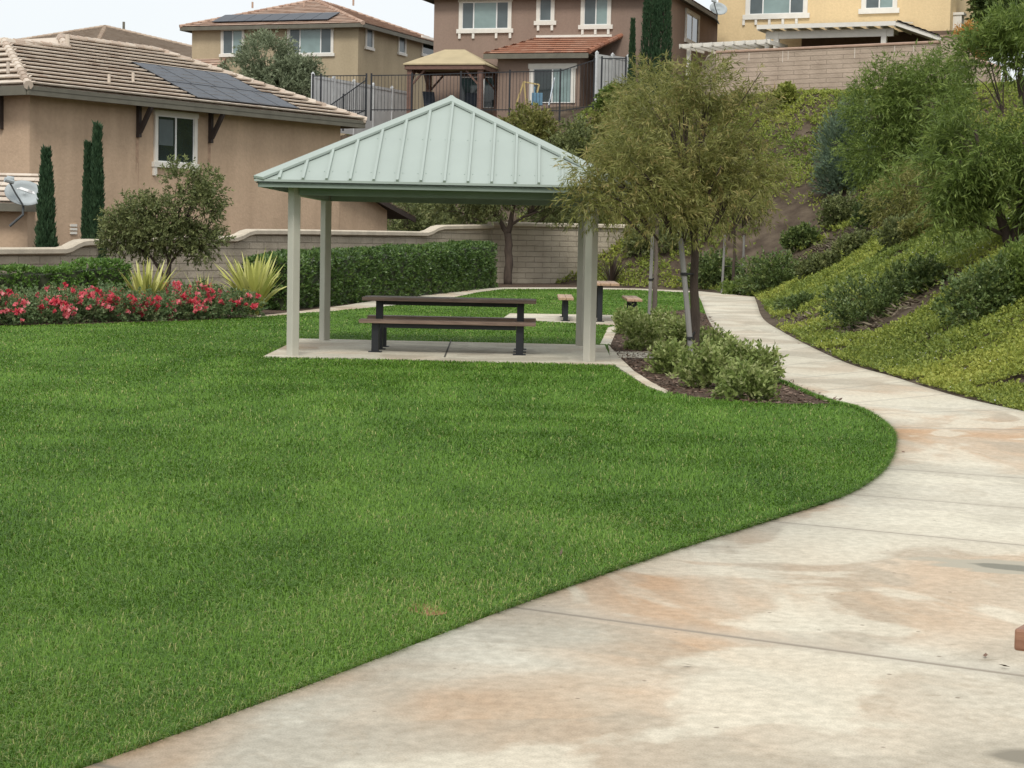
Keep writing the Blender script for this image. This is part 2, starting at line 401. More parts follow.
def concrete(name, joints):
    m, n, b, L = base_mat(name)
    t = n.nodes.new('ShaderNodeTexCoord')
    def nz(scale, st=(1, 1, 1), det=6, rot=0, dist=0.0, off=(0, 0, 0)):
        mp = n.nodes.new('ShaderNodeMapping'); mp.inputs['Scale'].default_value = st; mp.inputs['Rotation'].default_value = (0, 0, rot); mp.inputs['Location'].default_value = off
        x = n.nodes.new('ShaderNodeTexNoise'); x.inputs['Scale'].default_value = scale; x.inputs['Detail'].default_value = det; x.inputs['Distortion'].default_value = dist
        L(t.outputs['Object'], mp.inputs['Vector']); L(mp.outputs[0], x.inputs['Vector']); return x.outputs['Fac']
    def ramp(f, p0, p1, a, c):
        r = n.nodes.new('ShaderNodeValToRGB'); r.color_ramp.elements[0].position = p0; r.color_ramp.elements[1].position = p1
        r.color_ramp.elements[0].color = (*a, 1); r.color_ramp.elements[1].color = (*c, 1); L(f, r.inputs['Fac']); return r.outputs['Color']
    def mixc(f, a, c, mode='MIX'):
        q = n.nodes.new('ShaderNodeMix'); q.data_type = 'RGBA'; q.blend_type = mode
        if isinstance(f, float): q.inputs[0].default_value = f
        else: L(f, q.inputs[0])
        for s, v in ((6, a), (7, c)):
            if isinstance(v, tuple): q.inputs[s].default_value = (*v, 1)
            else: L(v, q.inputs[s])
        return q.outputs[2]
    W = (1, 1, 1); K = (0, 0, 0)
    def stainmask():
        sp = n.nodes.new('ShaderNodeSeparateXYZ'); L(t.outputs['Object'], sp.inputs[0])
        mr = n.nodes.new('ShaderNodeMapRange'); mr.interpolation_type = 'SMOOTHSTEP'; mr.inputs[1].default_value = 17; mr.inputs[2].default_value = 27; mr.inputs[3].default_value = .85; mr.inputs[4].default_value = .22; L(sp.outputs['Y'], mr.inputs[0])
        m2_ = n.nodes.new('ShaderNodeMapRange'); m2_.interpolation_type = 'SMOOTHSTEP'; m2_.inputs[1].default_value = 5.5; m2_.inputs[2].default_value = 11; m2_.inputs[3].default_value = .6; m2_.inputs[4].default_value = 1; L(sp.outputs['Y'], m2_.inputs[0])
        q0 = n.nodes.new('ShaderNodeMath'); q0.operation = 'MULTIPLY'; L(mr.outputs[0], q0.inputs[0])
        aa = n.nodes.new('ShaderNodeAttribute'); aa.attribute_name = 'across'; m3_ = n.nodes.new('ShaderNodeMapRange'); m3_.interpolation_type = 'SMOOTHSTEP'; m3_.inputs[1].default_value = .04; m3_.inputs[2].default_value = .42; m3_.inputs[3].default_value = 1.15; m3_.inputs[4].default_value = 0; L(aa.outputs['Fac'], m3_.inputs[0])
        mxx = n.nodes.new('ShaderNodeMath'); mxx.operation = 'MAXIMUM'; L(m3_.outputs[0], mxx.inputs[0]); m2_.inputs[1].default_value = 10; m2_.inputs[2].default_value = 15; m2_.inputs[3].default_value = .25; L(m2_.outputs[0], mxx.inputs[1]); L(mxx.outputs[0], q0.inputs[1])
        q1 = n.nodes.new('ShaderNodeMath'); q1.operation = 'MULTIPLY'; L(q0.outputs[0], q1.inputs[0]); L(ramp(nz(.42, (1, .75, 1), 8, .5, .9, (1.7, 3.9, 0)), .40, .62, K, W), q1.inputs[1]); return q1.outputs[0]
    col = ramp(nz(1.1, (1, .8, 1), 9), .32, .68, (.525, .485, .39), (.67, .63, .52))
    col = mixc(ramp(nz(.42, (1, .75, 1), 8, .5, .9, (1.7, 3.9, 0)), .46, .66, K, (.6, .6, .6)) if not joints else stainmask(), col, (.52, .33, .19))        # rusty stain
    col = mixc(ramp(nz(.5, (1, .8, 1), 9, .45, 1.2, (9.1, 6.4, 0)), .535, .552, K, (.40, .40, .40)), col, (.36, .32, .25))
    col = mixc(ramp(nz(1.7, (1, .8, 1), 10, .6, .8, (6.6, 2.9, 0)), .50, .56, K, (.22, .22, .22)), col, (.43, .385, .30))
    tl = nz(.9, (1, .9, 1), 10, .3, 1.6, (1.5, 7.7, 0)); r_ = n.nodes.new('ShaderNodeValToRGB'); e_ = r_.color_ramp.elements; e_[0].position = .515; e_[0].color = (0, 0, 0, 1); e_[1].position = .545; e_[1].color = (0, 0, 0, 1); q_ = e_.new(.53); q_.color = (.16, .16, .16, 1); L(tl, r_.inputs['Fac']); col = mixc(r_.outputs['Color'], col, (.36, .27, .17))      # damp grey tide marks
    col = mixc(ramp(nz(.7, (1, .8, 1), 9, .5, .9, (2.7, 3.1, 0)), .53, .565, K, (.6, .6, .6)), col, (.70, .655, .53))            # chalky pale film
    col = mixc(ramp(nz(26, W, 4), .35, .65, (.86, .86, .85), (1.08, 1.08, 1.08)), col, (1, 1, 1), 'MULTIPLY') if False else mixc(1.0, col, ramp(nz(22, (1, .9, 1), 7), .3, .7, (.84, .835, .82), (1.08, 1.08, 1.08)), 'MULTIPLY')
    col = mixc(1.0, col, ramp(nz(150, W, 2), .25, .6, (.82, .81, .8), (1.03, 1.03, 1.03)), 'MULTIPLY')
    col = mixc(ramp(nz(5.5, (1, 2.4, 1), 3, .5, 0, (3, 8, 0)), .70, .74, K, (.35, .35, .35)), col, (.25, .2, .14))
    vo = n.nodes.new('ShaderNodeTexVoronoi'); vo.inputs['Scale'].default_value = 5; L(t.outputs['Object'], vo.inputs['Vector']); col = mixc(ramp(vo.outputs['Distance'], .035, .06, (.7, .7, .7), K), col, (.16, .12, .085))
    if joints:
        a = n.nodes.new('ShaderNodeAttribute'); a.attribute_name = 'joint'
        fr = n.nodes.new('ShaderNodeMath'); fr.operation = 'PINGPONG'; fr.inputs[1].default_value = .5; L(a.outputs['Fac'], fr.inputs[0])
        g = ramp(fr.outputs[0], .0028, .0055, W, K); col = mixc(g, col, (.20, .165, .12))
        g2 = ramp(fr.outputs[0], .004, .05, (.35, .35, .35), K); col = mixc(g2, col, (.38, .34, .28))
    rough = .82
    if joints:                              # a drying puddle and a dark spot, each with a ragged rim
        def spot(c, rx, ry, rot, lo, hi):
            mp = n.nodes.new('ShaderNodeMapping'); mp.vector_type = 'TEXTURE'; mp.inputs['Location'].default_value = (c.x, c.y, 0); mp.inputs['Rotation'].default_value = (0, 0, rot); mp.inputs['Scale'].default_value = (rx, ry, 1)
            L(t.outputs['Object'], mp.inputs['Vector'])
            ln_ = n.nodes.new('ShaderNodeVectorMath'); ln_.operation = 'LENGTH'; L(mp.outputs[0], ln_.inputs[0])
            ad = n.nodes.new('ShaderNodeMath'); ad.operation = 'MULTIPLY_ADD'; ad.inputs[1].default_value = 1.5; L(nz(3.2, (1, 2, 1), 6), ad.inputs[0]); L(ln_.outputs['Value'], ad.inputs[2])
            r = n.nodes.new('ShaderNodeMapRange'); r.inputs[1].default_value = lo; r.inputs[2].default_value = hi; r.inputs[3].default_value = 1; r.inputs[4].default_value = 0; L(ad.outputs[0], r.inputs[0]); return r.outputs[0]
        pc = gp(990, 571); ps = gp(1026, 760); rot = -.5
        pc = gp(1012, 570); m1 = spot(pc, .52, .24, rot, 1.5, 1.72); m2 = spot(pc+Vector((.05, -.03, 0)), .40, .10, rot, 1.5, 1.62); m3 = spot(ps, .13, .13, 0, 1.35, 1.75)
        col = mixc(m1, col, (.40, .365, .285)); col = mixc(m2, col, (.20, .185, .135)); col = mixc(m3, col, (.24, .215, .165))
        mr = n.nodes.new('ShaderNodeMapRange'); mr.inputs[3].default_value = .82; mr.inputs[4].default_value = .38; L(m2, mr.inputs[0]); L(mr.outputs[0], b.inputs['Roughness'])
    else: b.inputs['Roughness'].default_value = rough
    L(col, b.inputs['Base Color']); b.inputs['Specular IOR Level'].default_value = .3
    k = n.nodes.new('ShaderNodeBump'); k.inputs['Strength'].default_value = .35; k.inputs['Distance'].default_value = .006
    L(nz(60, W, 5), k.inputs['Height']); L(k.outputs[0], b.inputs['Normal'])
    return m
conc = concrete('concrete_path', True); conc2 = concrete('concrete_slab', False)
tag(link('footpath', me, conc), kind='structure')
# puddle and dark spot left on the concrete
def blot(name, px, py, rx, ry, m, z=.016):
    c = gp(px, py); pts = []
    for k in range(48):
        a = 2*PI*k/48; r = .75+.5*float(vnoise(math.cos(a)*1.7+px, math.sin(a)*1.7))
        pts.append((c.x+math.cos(a)*rx*r, c.y+math.sin(a)*ry*r-(math.cos(a)*rx*.35)))
    return sheet(name, pts, z, m)

# far return of the path behind the lawn, along the foot of the slope and back beside the hedge
far_top = [G(754.5, 297), G(701, 291.6), G(640, 288.8), G(575, 287.6), G(505, 287.6), G(456, 290), G(405, 295.5), G(346, 305.5), G(300, 311.5), G(256, 316.3)]
far_bot = [G(698, 295), G(690, 292.8), G(640, 290.2), G(575, 288.9), G(505, 289.2), G(480, 292), G(451, 298), G(400, 305), G(330, 311.6), G(300, 313.6), G(256, 317.4)]
sheet('far_footpath', far_top+far_bot[::-1], .008, conc2, .06)
# pavilion slab, second slab, connecting walks, kerb
SL1 = [(-3.27, 24.95), (1.32, 24.72), (1.42, 29.35), (-3.3, 29.45)]
sheet('pavilion_slab', SL1, .016, conc2, .08)
jm = mat('joint_line', (.09, .08, .065), .9)
mbj = MB(); a, b_ = gp(451.5, 340.5), gp(444.5, 358.5); mbj.obox((a.x, a.y, .0182), (b_-a).normalized(), (b_-a).normalized().cross(Vector((0, 0, 1))), (0, 0, 1), 0, (b_-a).length, -.012, .012, 0, .001)
tag(mbj.build('slab_joint', jm), kind='structure')
SL2 = [gp(502, 319.5), (2.0, 36.6), (2.75, 41.6), gp(510, 314)]
sheet('table_slab', SL2, .016, conc2, .08)
CON = [gp(600, 345), gp(610.5, 345), gp(619, 326), gp(608, 328)]
sheet('connecting_walk', CON, .012, conc2, .07)
CROSS = [gp(611, 352), gp(735, 352), gp(735, 358.5), gp(617, 358.5)]
sheet('cross_walk', CROSS, .010, conc2, .07)
KERB = [gp(*p) for p in ((608, 345.5), (622, 361), (634, 372.5), (651, 383.5), (668, 392.5), (666, 395), (646, 387), (629, 376), (614, 366), (611, 364))]
sheet('kerb', KERB, .02, conc2, .08)
# planting beds
ppx = lambda *p: [gp(*q) for q in p]
leftedge = [p for p in LE if 17.8 < p[1] < 40]
BED1 = ppx((608, 346), (622, 361.5), (634, 373), (651, 384), (668, 393.5), (700, 399), (750, 403), (800, 405), (832, 404))+[(p[0]+.1, p[1]) for p in LE if 19.6 < p[1] < 27.5]+ppx((700, 345),)
BED2 = ppx((609, 347), (613, 338), (622, 326), (645, 316), (690, 309))+[(p[0]+.1, p[1]) for p in LE[::-1] if 27.5 < p[1] < 44]
ROSEBED = ppx((-90, 330), (0, 326), (60, 325), (120, 323.3), (180, 321.2), (230, 318.7), (258, 317))+[(-5.2, 42), (-10, 45), (-16, 40)]
HEDGEBED = ppx((256, 317.0), (300, 312.0), (346, 306), (405, 296), (456, 290.3), (505, 287.9), (576, 287.9), (640, 289))+[(3.0, 71), (-1, 73), (-6, 60), (-9, 47), (-6.5, 41)]
mulch = mat('bark_mulch', (.075, .05, .036), .95, .45, 28, bump=1.0, c2=(.16, .115, .085), bscale=70, spec=.1)
for k_, (nm, pl) in enumerate((('rear_bed', BED2), ('front_bed', BED1), ('hedge_bed', HEDGEBED), ('rose_bed', ROSEBED))): sheet(nm, pl, .003+.0022*(k_ % 2), mulch)
# lawn
LAWN = [tuple(p) for p in LE if p[1] > -1.4]+[tuple(p) for p in far_bot[1:]]+[tuple(gp(230, 318.7))[:2], tuple(gp(180, 321.2))[:2], tuple(gp(120, 323.3))[:2], tuple(gp(60, 325))[:2], tuple(gp(0, 326))[:2], (-14, 30), (-14, -1.4)]
lawn_m, n, b, L = base_mat('lawn_turf')
t = n.nodes.new('ShaderNodeTexCoord')
def _nz(scale, st=(1, 1, 1), det=6):
    mp = n.nodes.new('ShaderNodeMapping'); mp.inputs['Scale'].default_value = st; x = n.nodes.new('ShaderNodeTexNoise'); x.inputs['Scale'].default_value = scale; x.inputs['Detail'].default_value = det
    L(t.outputs['Object'], mp.inputs['Vector']); L(mp.outputs[0], x.inputs['Vector']); return x.outputs['Fac']
def _ramp(f, *el):
    r = n.nodes.new('ShaderNodeValToRGB'); e = r.color_ramp.elements
    while len(e) < len(el): e.new(.5)
    for i, (p, c) in enumerate(el): e[i].position = p; e[i].color = (*c, 1)
    L(f, r.inputs['Fac']); return r.outputs['Color']
c1 = _ramp(_nz(.5, (1, .6, 1)), (.3, (.06, .115, .016)), (.7, (.085, .15, .022)))
c2 = _ramp(_nz(40, (1, .5, 1), 3), (.3, (.6, .62, .6)), (.7, (1.25, 1.25, 1.2)))
q = n.nodes.new('ShaderNodeMix'); q.data_type = 'RGBA'; q.blend_type = 'MULTIPLY'; q.inputs[0].default_value = 1; L(c1, q.inputs[6]); L(c2, q.inputs[7])
L(q.outputs[2], b.inputs['Base Color']); b.inputs['Roughness'].default_value = .9; b.inputs['Specular IOR Level'].default_value = .1
tag(link('lawn', mesh_np('lawn', [(x, y, 0) for x, y in LAWN], [np.arange(len(LAWN))[None]]), lawn_m), kind='structure')
# soil groove between turf and concrete, toned dark for the shade of overhanging blades
gv0 = np.concatenate([LE[:-24] + (-.05)*0, ]); nrm = np.gradient(LE[:-24], axis=0); nrm = np.stack([-nrm[:, 1], nrm[:, 0]], 1); nrm /= np.linalg.norm(nrm, axis=1, keepdims=True)
gA, gB = LE[:-24]-nrm*.02, LE[:-24]+nrm*.028; k_ = len(gA); Vq = np.concatenate([np.c_[gA, np.full(k_, .004)], np.c_[gB, np.full(k_, .004)]]); a_ = np.arange(k_-1)
tag(link('shaded_soil_groove', mesh_np('shaded_soil_groove', Vq, [np.stack([a_, a_+1, a_+1+k_, a_+k_], 1)]), mat('shade_dark_soil', (.055, .042, .028), .95, .4, 30, c2=(.10, .078, .05))), kind='structure')
# grass blades
N0 = 1200000
d = 5.2*np.exp(rng.random(N0)*math.log(68/5.2)); a = np.tan(rng.uniform(-.39, .37, N0))
bx, by = a*d, d
ok = inside(LAWN, bx, by)
ok &= (pdist(LE, bx, by) > .004+.022*vnoise(bx*6, by*6))
for pl in (SL1, SL2, CON, CROSS, KERB, BED1, BED2, ROSEBED, HEDGEBED): ok &= ~inside(pl, bx, by)
c_b = gp(428, 611); ok &= (np.hypot((bx-c_b.x)/.12, (by-c_b.y)/.15) > 1) | (rng.random(N0) < .75)
bx, by = bx[ok], by[ok]; nE = 26000; kE = (rng.random(nE)**1.6*(len(gA)-8)).astype(int); kE = np.clip(kE, 0, len(gA)-2); fE = rng.random(nE)[:, None]
pE = LE[kE]*(1-fE)+LE[kE+1]*fE+nrm[kE]*(rng.random(nE)*.05)[:, None]; nG = len(bx); bx = np.concatenate([bx, pE[:, 0]]); by = np.concatenate([by, pE[:, 1]]); nb = len(bx); dist = np.hypot(bx, by)
hn = fbm(bx*1.3, by*.5, 0, 3)
edge = np.minimum(1, .45+pdist(LE, bx, by)*1.6)
hgt = rng.uniform(.024, .05, nb)*(.7+.7*hn)*np.where(dist > 22, .85, 1)*np.clip(edge, .72, 1)
wdt = np.clip(.0029*dist/6.5, .0027, .024)*rng.uniform(.7, 1.2, nb)
th0 = rng.random(nb)*2*PI; lean = .35+rng.random(nb)*1.5; flow = fbm(bx*.55+31, by*.55, 0, 2)*2*PI*2
ld = np.stack([np.cos(th0)+.55*np.cos(flow), np.sin(th0)+.55*np.sin(flow), np.zeros(nb)], 1); ld[nG:, :2] = -nrm[kE]*.8+.75*rng.normal(size=(nE, 2)); ld = unit(ld); lean[nG:] = .3+rng.random(nE)*1.1; hgt[nG:] = rng.uniform(.03, .062, nE)
sd_ = np.stack([-ld[:, 1], ld[:, 0], np.zeros(nb)], 1)*wdt[:, None]*.5
P0 = np.stack([bx, by, np.full(nb, -.002)], 1); upv = np.array([[0, 0, 1.0]])
Pm = P0+upv*hgt[:, None]*.62+ld*(hgt*lean*.35)[:, None]; Pt = P0+upv*(hgt*np.clip(1-.36*lean, .3, 1))[:, None]+ld*(hgt*lean)[:, None]
Vg = np.stack([P0-sd_, P0+sd_, Pm+sd_*.8, Pm-sd_*.8, Pt], 1).reshape(-1, 3)
b0 = np.arange(nb)[:, None]*5
stripe = .5+.5*np.sin((bx*.96+by*.10)*2*PI/1.15+1.5*fbm(bx*.3, by*.3))
patch = fbm(bx*.6+7, by*.16, 0, 3)
gv = .20*patch+.52*rng.random(nb)**1.2+.06*stripe+.30*fbm(bx*2.6, by*1.1, 0, 3)-.05
dry = (rng.random(nb) < .035+.12*np.clip((fbm(bx*.5+50, by*.7, 0, 2)-.55)*4, 0, 1)*(dist < 11))
gv = np.where(dry, .96+.04*rng.random(nb), np.clip(gv*1.02-.02, 0, .90))
grass_m = var_mat('grass_blade', [(0.04, 0.092, 0.01), (0.085, 0.185, 0.018), (0.145, 0.285, 0.028), (0.24, 0.38, 0.065), (0.42, 0.41, 0.16)], .5, .30, .35)
grass_m.node_tree.nodes['Color Ramp'].color_ramp.elements[3].position = .86
grass_m.node_tree.nodes['Color Ramp'].color_ramp.elements[2].position = .62
me = mesh_np('grass', Vg, [b0+np.array([[0, 1, 2, 3]]), b0+np.array([[3, 2, 4]])], np.concatenate([gv, gv]))
tag(link('grass', me, grass_m), kind='stuff')
# a small bare rusty spot in the turf
blot('bare_spot', 428, 611, .085, .13, mat('bare_soil', (.30, .15, .07), .95, .3, 20), .004)

# ================================================================== PAVILION
green_m = mat('mint_roof_metal', (.35, .405, .365), .40, .035, 1.2, spec=.5)
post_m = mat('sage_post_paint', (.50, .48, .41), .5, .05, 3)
under_m = mat('shade_darkened_sage', (.22, .27, .23), .6, .08, 3)  # pavilion paint darkened to carry the shade beneath the roof
screw_m = mat('screw_metal', (.30, .38, .34), .5)
PV = thing('picnic_pavilion', 'open square pavilion with mint green standing seam metal roof on four posts', 'pavilion', (-.937, 27.144, .016), -.0077)
HW, OV, EZ, AZ = 3.93/2, .46, 2.30, 3.545
R_ = HW+OV
for sx in (-1, 1):
    for sy in (-1, 1):
        mb = MB(); c, s_ = math.cos(PI/4), math.sin(PI/4)
        mb.obox((sx*HW, sy*HW, 0), (c, s_, 0), (-s_, c, 0), (0, 0, 1), -.062, .062, -.062, .062, -.02, 2.27)
        p = mb.build('post', post_m, PV, bevel=.012)
mb = MB(); ap = Vector((0, 0, AZ)); cor = [Vector((-R_, -R_, EZ)), Vector((R_, -R_, EZ)), Vector((R_, R_, EZ)), Vector((-R_, R_, EZ))]
sc_ = MB()
for i in range(4):
    a, b_ = cor[i], cor[(i+1) % 4]; U = (b_-a).normalized(); mid = (a+b_)/2; S = (ap-mid).normalized(); N = U.cross(S).normalized()
    mb.face([a, b_, ap]); mb.face([b_-N*.05, a-N*.05, ap-N*.05])
    SLn = (ap-mid).length; k = -8
    for k in range(-8, 9):
        u = k*.305+.03
        if abs(u) > R_-.08: continue
        top = SLn*(1-abs(u)/R_)-.05
        mb.obox(mid+U*u, U, S, N, -.016, .016, 0.0, max(.02, top), .001, .040)
        mb.obox(mid+U*u, U, S, N, -.038, -.020, 0.0, max(.02, top), .001, .012)
        for fr in (.28, 1.35):
            if top > fr+.1:
                for e in (-.055, .052): sc_.obox(mid+U*(u+e)+S*fr, U, S, N, -.006, .006, -.006, .006, .001, .006)
ro = mb.build('roof', green_m, PV); sc_.build('screw_rows', screw_m, ro)['kind'] = 'stuff'
for i in range(4):
    a = cor[i]; d_ = (ap-a); hd = d_.normalized(); side = hd.cross(Vector((0, 0, 1))).normalized(); nn = side.cross(hd).normalized()
    m_ = MB()
    for sg in (-1, 1):
        pr = [a+hd*.0+side*0+nn*.055, a+side*sg*.10+nn*.012+hd*.06, ap+side*sg*.10+nn*.012-hd*.03, ap+nn*.055]
        m_.prism(pr, -nn*.03)
    m_.build('hip_cap', green_m, PV)
mb = MB(); mb.tube([ap+Vector((0, 0, -.02)), ap+Vector((0, 0, .065))], [.17, .02], 4); mb.build('apex_cap', green_m, PV)
for i in range(4):
    a, b_ = cor[i], cor[(i+1) % 4]; U = (b_-a).normalized(); nn = U.cross(Vector((0, 0, 1))).normalized()
    m_ = MB(); m_.obox(a, U, nn, Vector((0, 0, 1)), .002, (b_-a).length-.002, -.004, .006, -.022, .008); m_.build('drip_edge', green_m, PV)
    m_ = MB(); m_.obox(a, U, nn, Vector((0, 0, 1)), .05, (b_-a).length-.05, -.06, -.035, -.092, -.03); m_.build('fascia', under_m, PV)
for i, (a, b_) in enumerate((((-HW, -HW), (HW, -HW)), ((HW, -HW), (HW, HW)), ((HW, HW), (-HW, HW)), ((-HW, HW), (-HW, -HW)))):
    m_ = MB(); u = (Vector((*b_, 0))-Vector((*a, 0))).normalized()*.07
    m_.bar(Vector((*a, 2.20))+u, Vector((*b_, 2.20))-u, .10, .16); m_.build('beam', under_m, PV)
for a in cor:
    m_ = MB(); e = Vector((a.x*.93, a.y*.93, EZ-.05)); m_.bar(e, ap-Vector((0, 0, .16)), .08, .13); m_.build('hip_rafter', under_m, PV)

# ================================================================== PICNIC TABLES
plank_m = mat('brown_recycled_plank', (.22, .145, .108), .55, .18, 3, bump=.15, stretch=(1, 14, 14), c2=(.30, .21, .16))
warm_m = mat('tan_recycled_plank', (.42, .27, .17), .55, .12, 3, bump=.15, stretch=(1, 14, 14), c2=(.52, .35, .23))
black_m = mat('black_steel', (.012, .014, .018), .45, .2, 5)
def slab_planks(mb, Lh, wd, n, z, t):
    g = .008; pw = (wd-(n-1)*g)/n
    for i in range(n):
        y0 = -wd/2+i*(pw+g); mb.box(-Lh, Lh, y0, y0+pw, z-t, z)
def bench_or_table(kind, label, loc, rz, m, z, wd, n, group, Lh=1.22, lx=1.0):
    t = thing(kind, label, 'bench' if 'bench' in kind else 'table', loc, rz, group)
    mb = MB(); slab_planks(mb, Lh, wd, n, z, .05); mb.build('seat' if 'bench' in kind else 'tabletop', m, t, bevel=.006)
    for s_ in (-1, 1):
        mb = MB(); x = s_*lx; h = .05
        mb.box(x-h, x+h, -h, h, 0, z-.058); lg = mb.build('leg', black_m, t, bevel=.004)
        mb = MB(); mb.box(x-.09, x+.09, -.09, .09, 0.001, .012); mb.build('base_plate', black_m, lg)
    mb = MB(); mb.box(-lx+h+.002, lx-h-.002, -.035, .035, z-.115, z-.052); mb.box(-lx-.04, -lx+.04, -wd*.42, wd*.42, z-.057, z-.0505); mb.box(lx-.04, lx+.04, -wd*.42, wd*.42, z-.057, z-.0505)
    mb.build('frame', black_m, t); return t
def picnic(c, rz, m, labs, zt=.75, zb=.455, group='picnic benches', off=.66):
    u = Vector((math.cos(rz), math.sin(rz), 0)); v = Vector((-u.y, u.x, 0)); c = Vector(c)
    bench_or_table('picnic_table', labs[0], c, rz, m, zt, .74, 4, 'picnic tables')
    bench_or_table('picnic_bench', labs[1], c-v*off, rz, m, zb, .30, 2, group)
    bench_or_table('picnic_bench', labs[2], c+v*off, rz, m, zb, .30, 2, group)
c = at(450.3, 300, 27.0)
picnic((c.x, 27.0, .017), -.012, plank_m, ('brown plank picnic table with black legs under the mint green roof', 'brown bench nearest the lawn, in front of the table under the green roof', 'brown bench behind the table under the green roof, half hidden by its seat'))
c = at(598.5, 300, 38.9)
picnic((c.x, 38.9, .017), PI/2-.012, warm_m, ('tan picnic table seen end on behind the right pavilion post', 'tan bench seen end on, right of its table behind the pale shrubs', 'tan bench seen end on, just left of the right pavilion post'), .77, .47, off=.68)
# the table that only shows a corner at the right edge
u = Vector((.515, .857, 0)); v = Vector((.857, -.515, 0))
p0 = gp(1014.3, 628.5, .76); ctr = p0+v*1.22+u*.37
picnic((ctr.x, ctr.y, .013), math.atan2(v.y, v.x), mat('red_brown_plank', (.26, .125, .075), .5, .18, 3, bump=.15, stretch=(1, 14, 14), c2=(.34, .18, .11)),
       ('red brown picnic table on the wide path, only its corner in view',) +('red brown bench beside the table at the right edge of the path',)*2, .747, .455, off=.68)

# ================================================================== HOUSES
trim_m = mat('white_trim', (.74, .71, .64), .6, .05, 3)
vinyl_m = mat('white_vinyl', (.78, .78, .76), .45, .04, 3)
glass_d = mat('window_glass_dark', (.018, .030, .030), .06, .2, 1.5, spec=.7)
glass_b = mat('window_glass_blind', (.22, .30, .29), .12, .15, 1.2, spec=.6)
glass_g = mat('window_glass_screen', (.10, .125, .13), .25, .15, 1.2, spec=.5)
fascia_m = mat('grey_eave_board', (.14, .13, .10), .7, .15, 2)
dark_m = mat('dark_brown_timber', (.045, .033, .028), .75, .2, 4)
ZU = Vector((0, 0, 1))
def window(parent, o, U, N, w_, h_, panes, sill=True, trim=.10, feet=(), tm=None):
    """o = lower left of the opening in the parent's axes; panes = list of (share, glass material)"""
    o, U, N = Vector(o), Vector(U), Vector(N); tm = tm or trim_m
    mb = MB(); s = sum(p[0] for p in panes); x = 0
    win = None; rest = []
    for sh, gm in panes:
        x1 = x+w_*sh/s; m_ = MB(); m_.obox(o, U, ZU, N, x+.03, x1-.03, .035, h_-.035, .004, .022)
        if win is None: win = m_.build('window', gm, parent)
        else: rest.append((m_, gm))
        x = x1
    for m_, gm in rest: m_.build('pane', gm, win)
    f = MB(); x = 0
    f.obox(o, U, ZU, N, 0, w_, 0, .04, .003, .05); f.obox(o, U, ZU, N, 0, w_, h_-.04, h_, .003, .05)
    for sh, gm in panes+[(0, None)]:
        f.obox(o, U, ZU, N, max(0, x-.03), min(w_, x+.03), .041, h_-.041, .003, .045); x += w_*sh/s
    f.build('frame', vinyl_m, win)
    f = MB(); t_ = trim
    f.obox(o, U, ZU, N, -t_, 0, 0, h_, .002, .075); f.obox(o, U, ZU, N, w_, w_+t_, 0, h_, .002, .075)
    f.obox(o, U, ZU, N, -t_*1.3, w_+t_*1.3, h_, h_+t_*1.15, .002, .085)
    f.build('trim', tm, win)
    if sill:
        f = MB(); f.obox(o, U, ZU, N, -t_*1.6, w_+t_*1.6, -t_*1.2, 0, .002, .11)
        for fx in feet: f.obox(o, U, ZU, N, fx*w_-.06, fx*w_+.06, -t_*1.2-.26, -t_*1.2-.002, .002, .09)
        f.build('sill', tm, win)
    return win
class Face:                                    # measures a wall in the parent's own axes
    def __init__(s, root, o, U, N): s.root, s.o, s.U, s.N = root, Vector(o), Vector(U), Vector(N)
    def at(s, px, py):
        M = Matrix.Translation(s.root.location) @ Matrix.Rotation(s.root.rotation_euler.z, 4, 'Z')
        p = on_plane(px, py, M @ s.o, M.to_3x3() @ s.N); return M.inverted() @ p
    def win(s, x0, y0, x1, y1, panes, **k):
        ym, xm = (y0+y1)/2, (x0+x1)/2
        a0, a1 = (s.at(x0, ym)-s.o).dot(s.U), (s.at(x1, ym)-s.o).dot(s.U); z0, z1 = s.at(xm, y1).z, s.at(xm, y0).z
        o = s.o+s.U*a0; o.z = z0; return window(s.root, o, s.U, s.N, a1-a0, z1-z0, panes, **k)
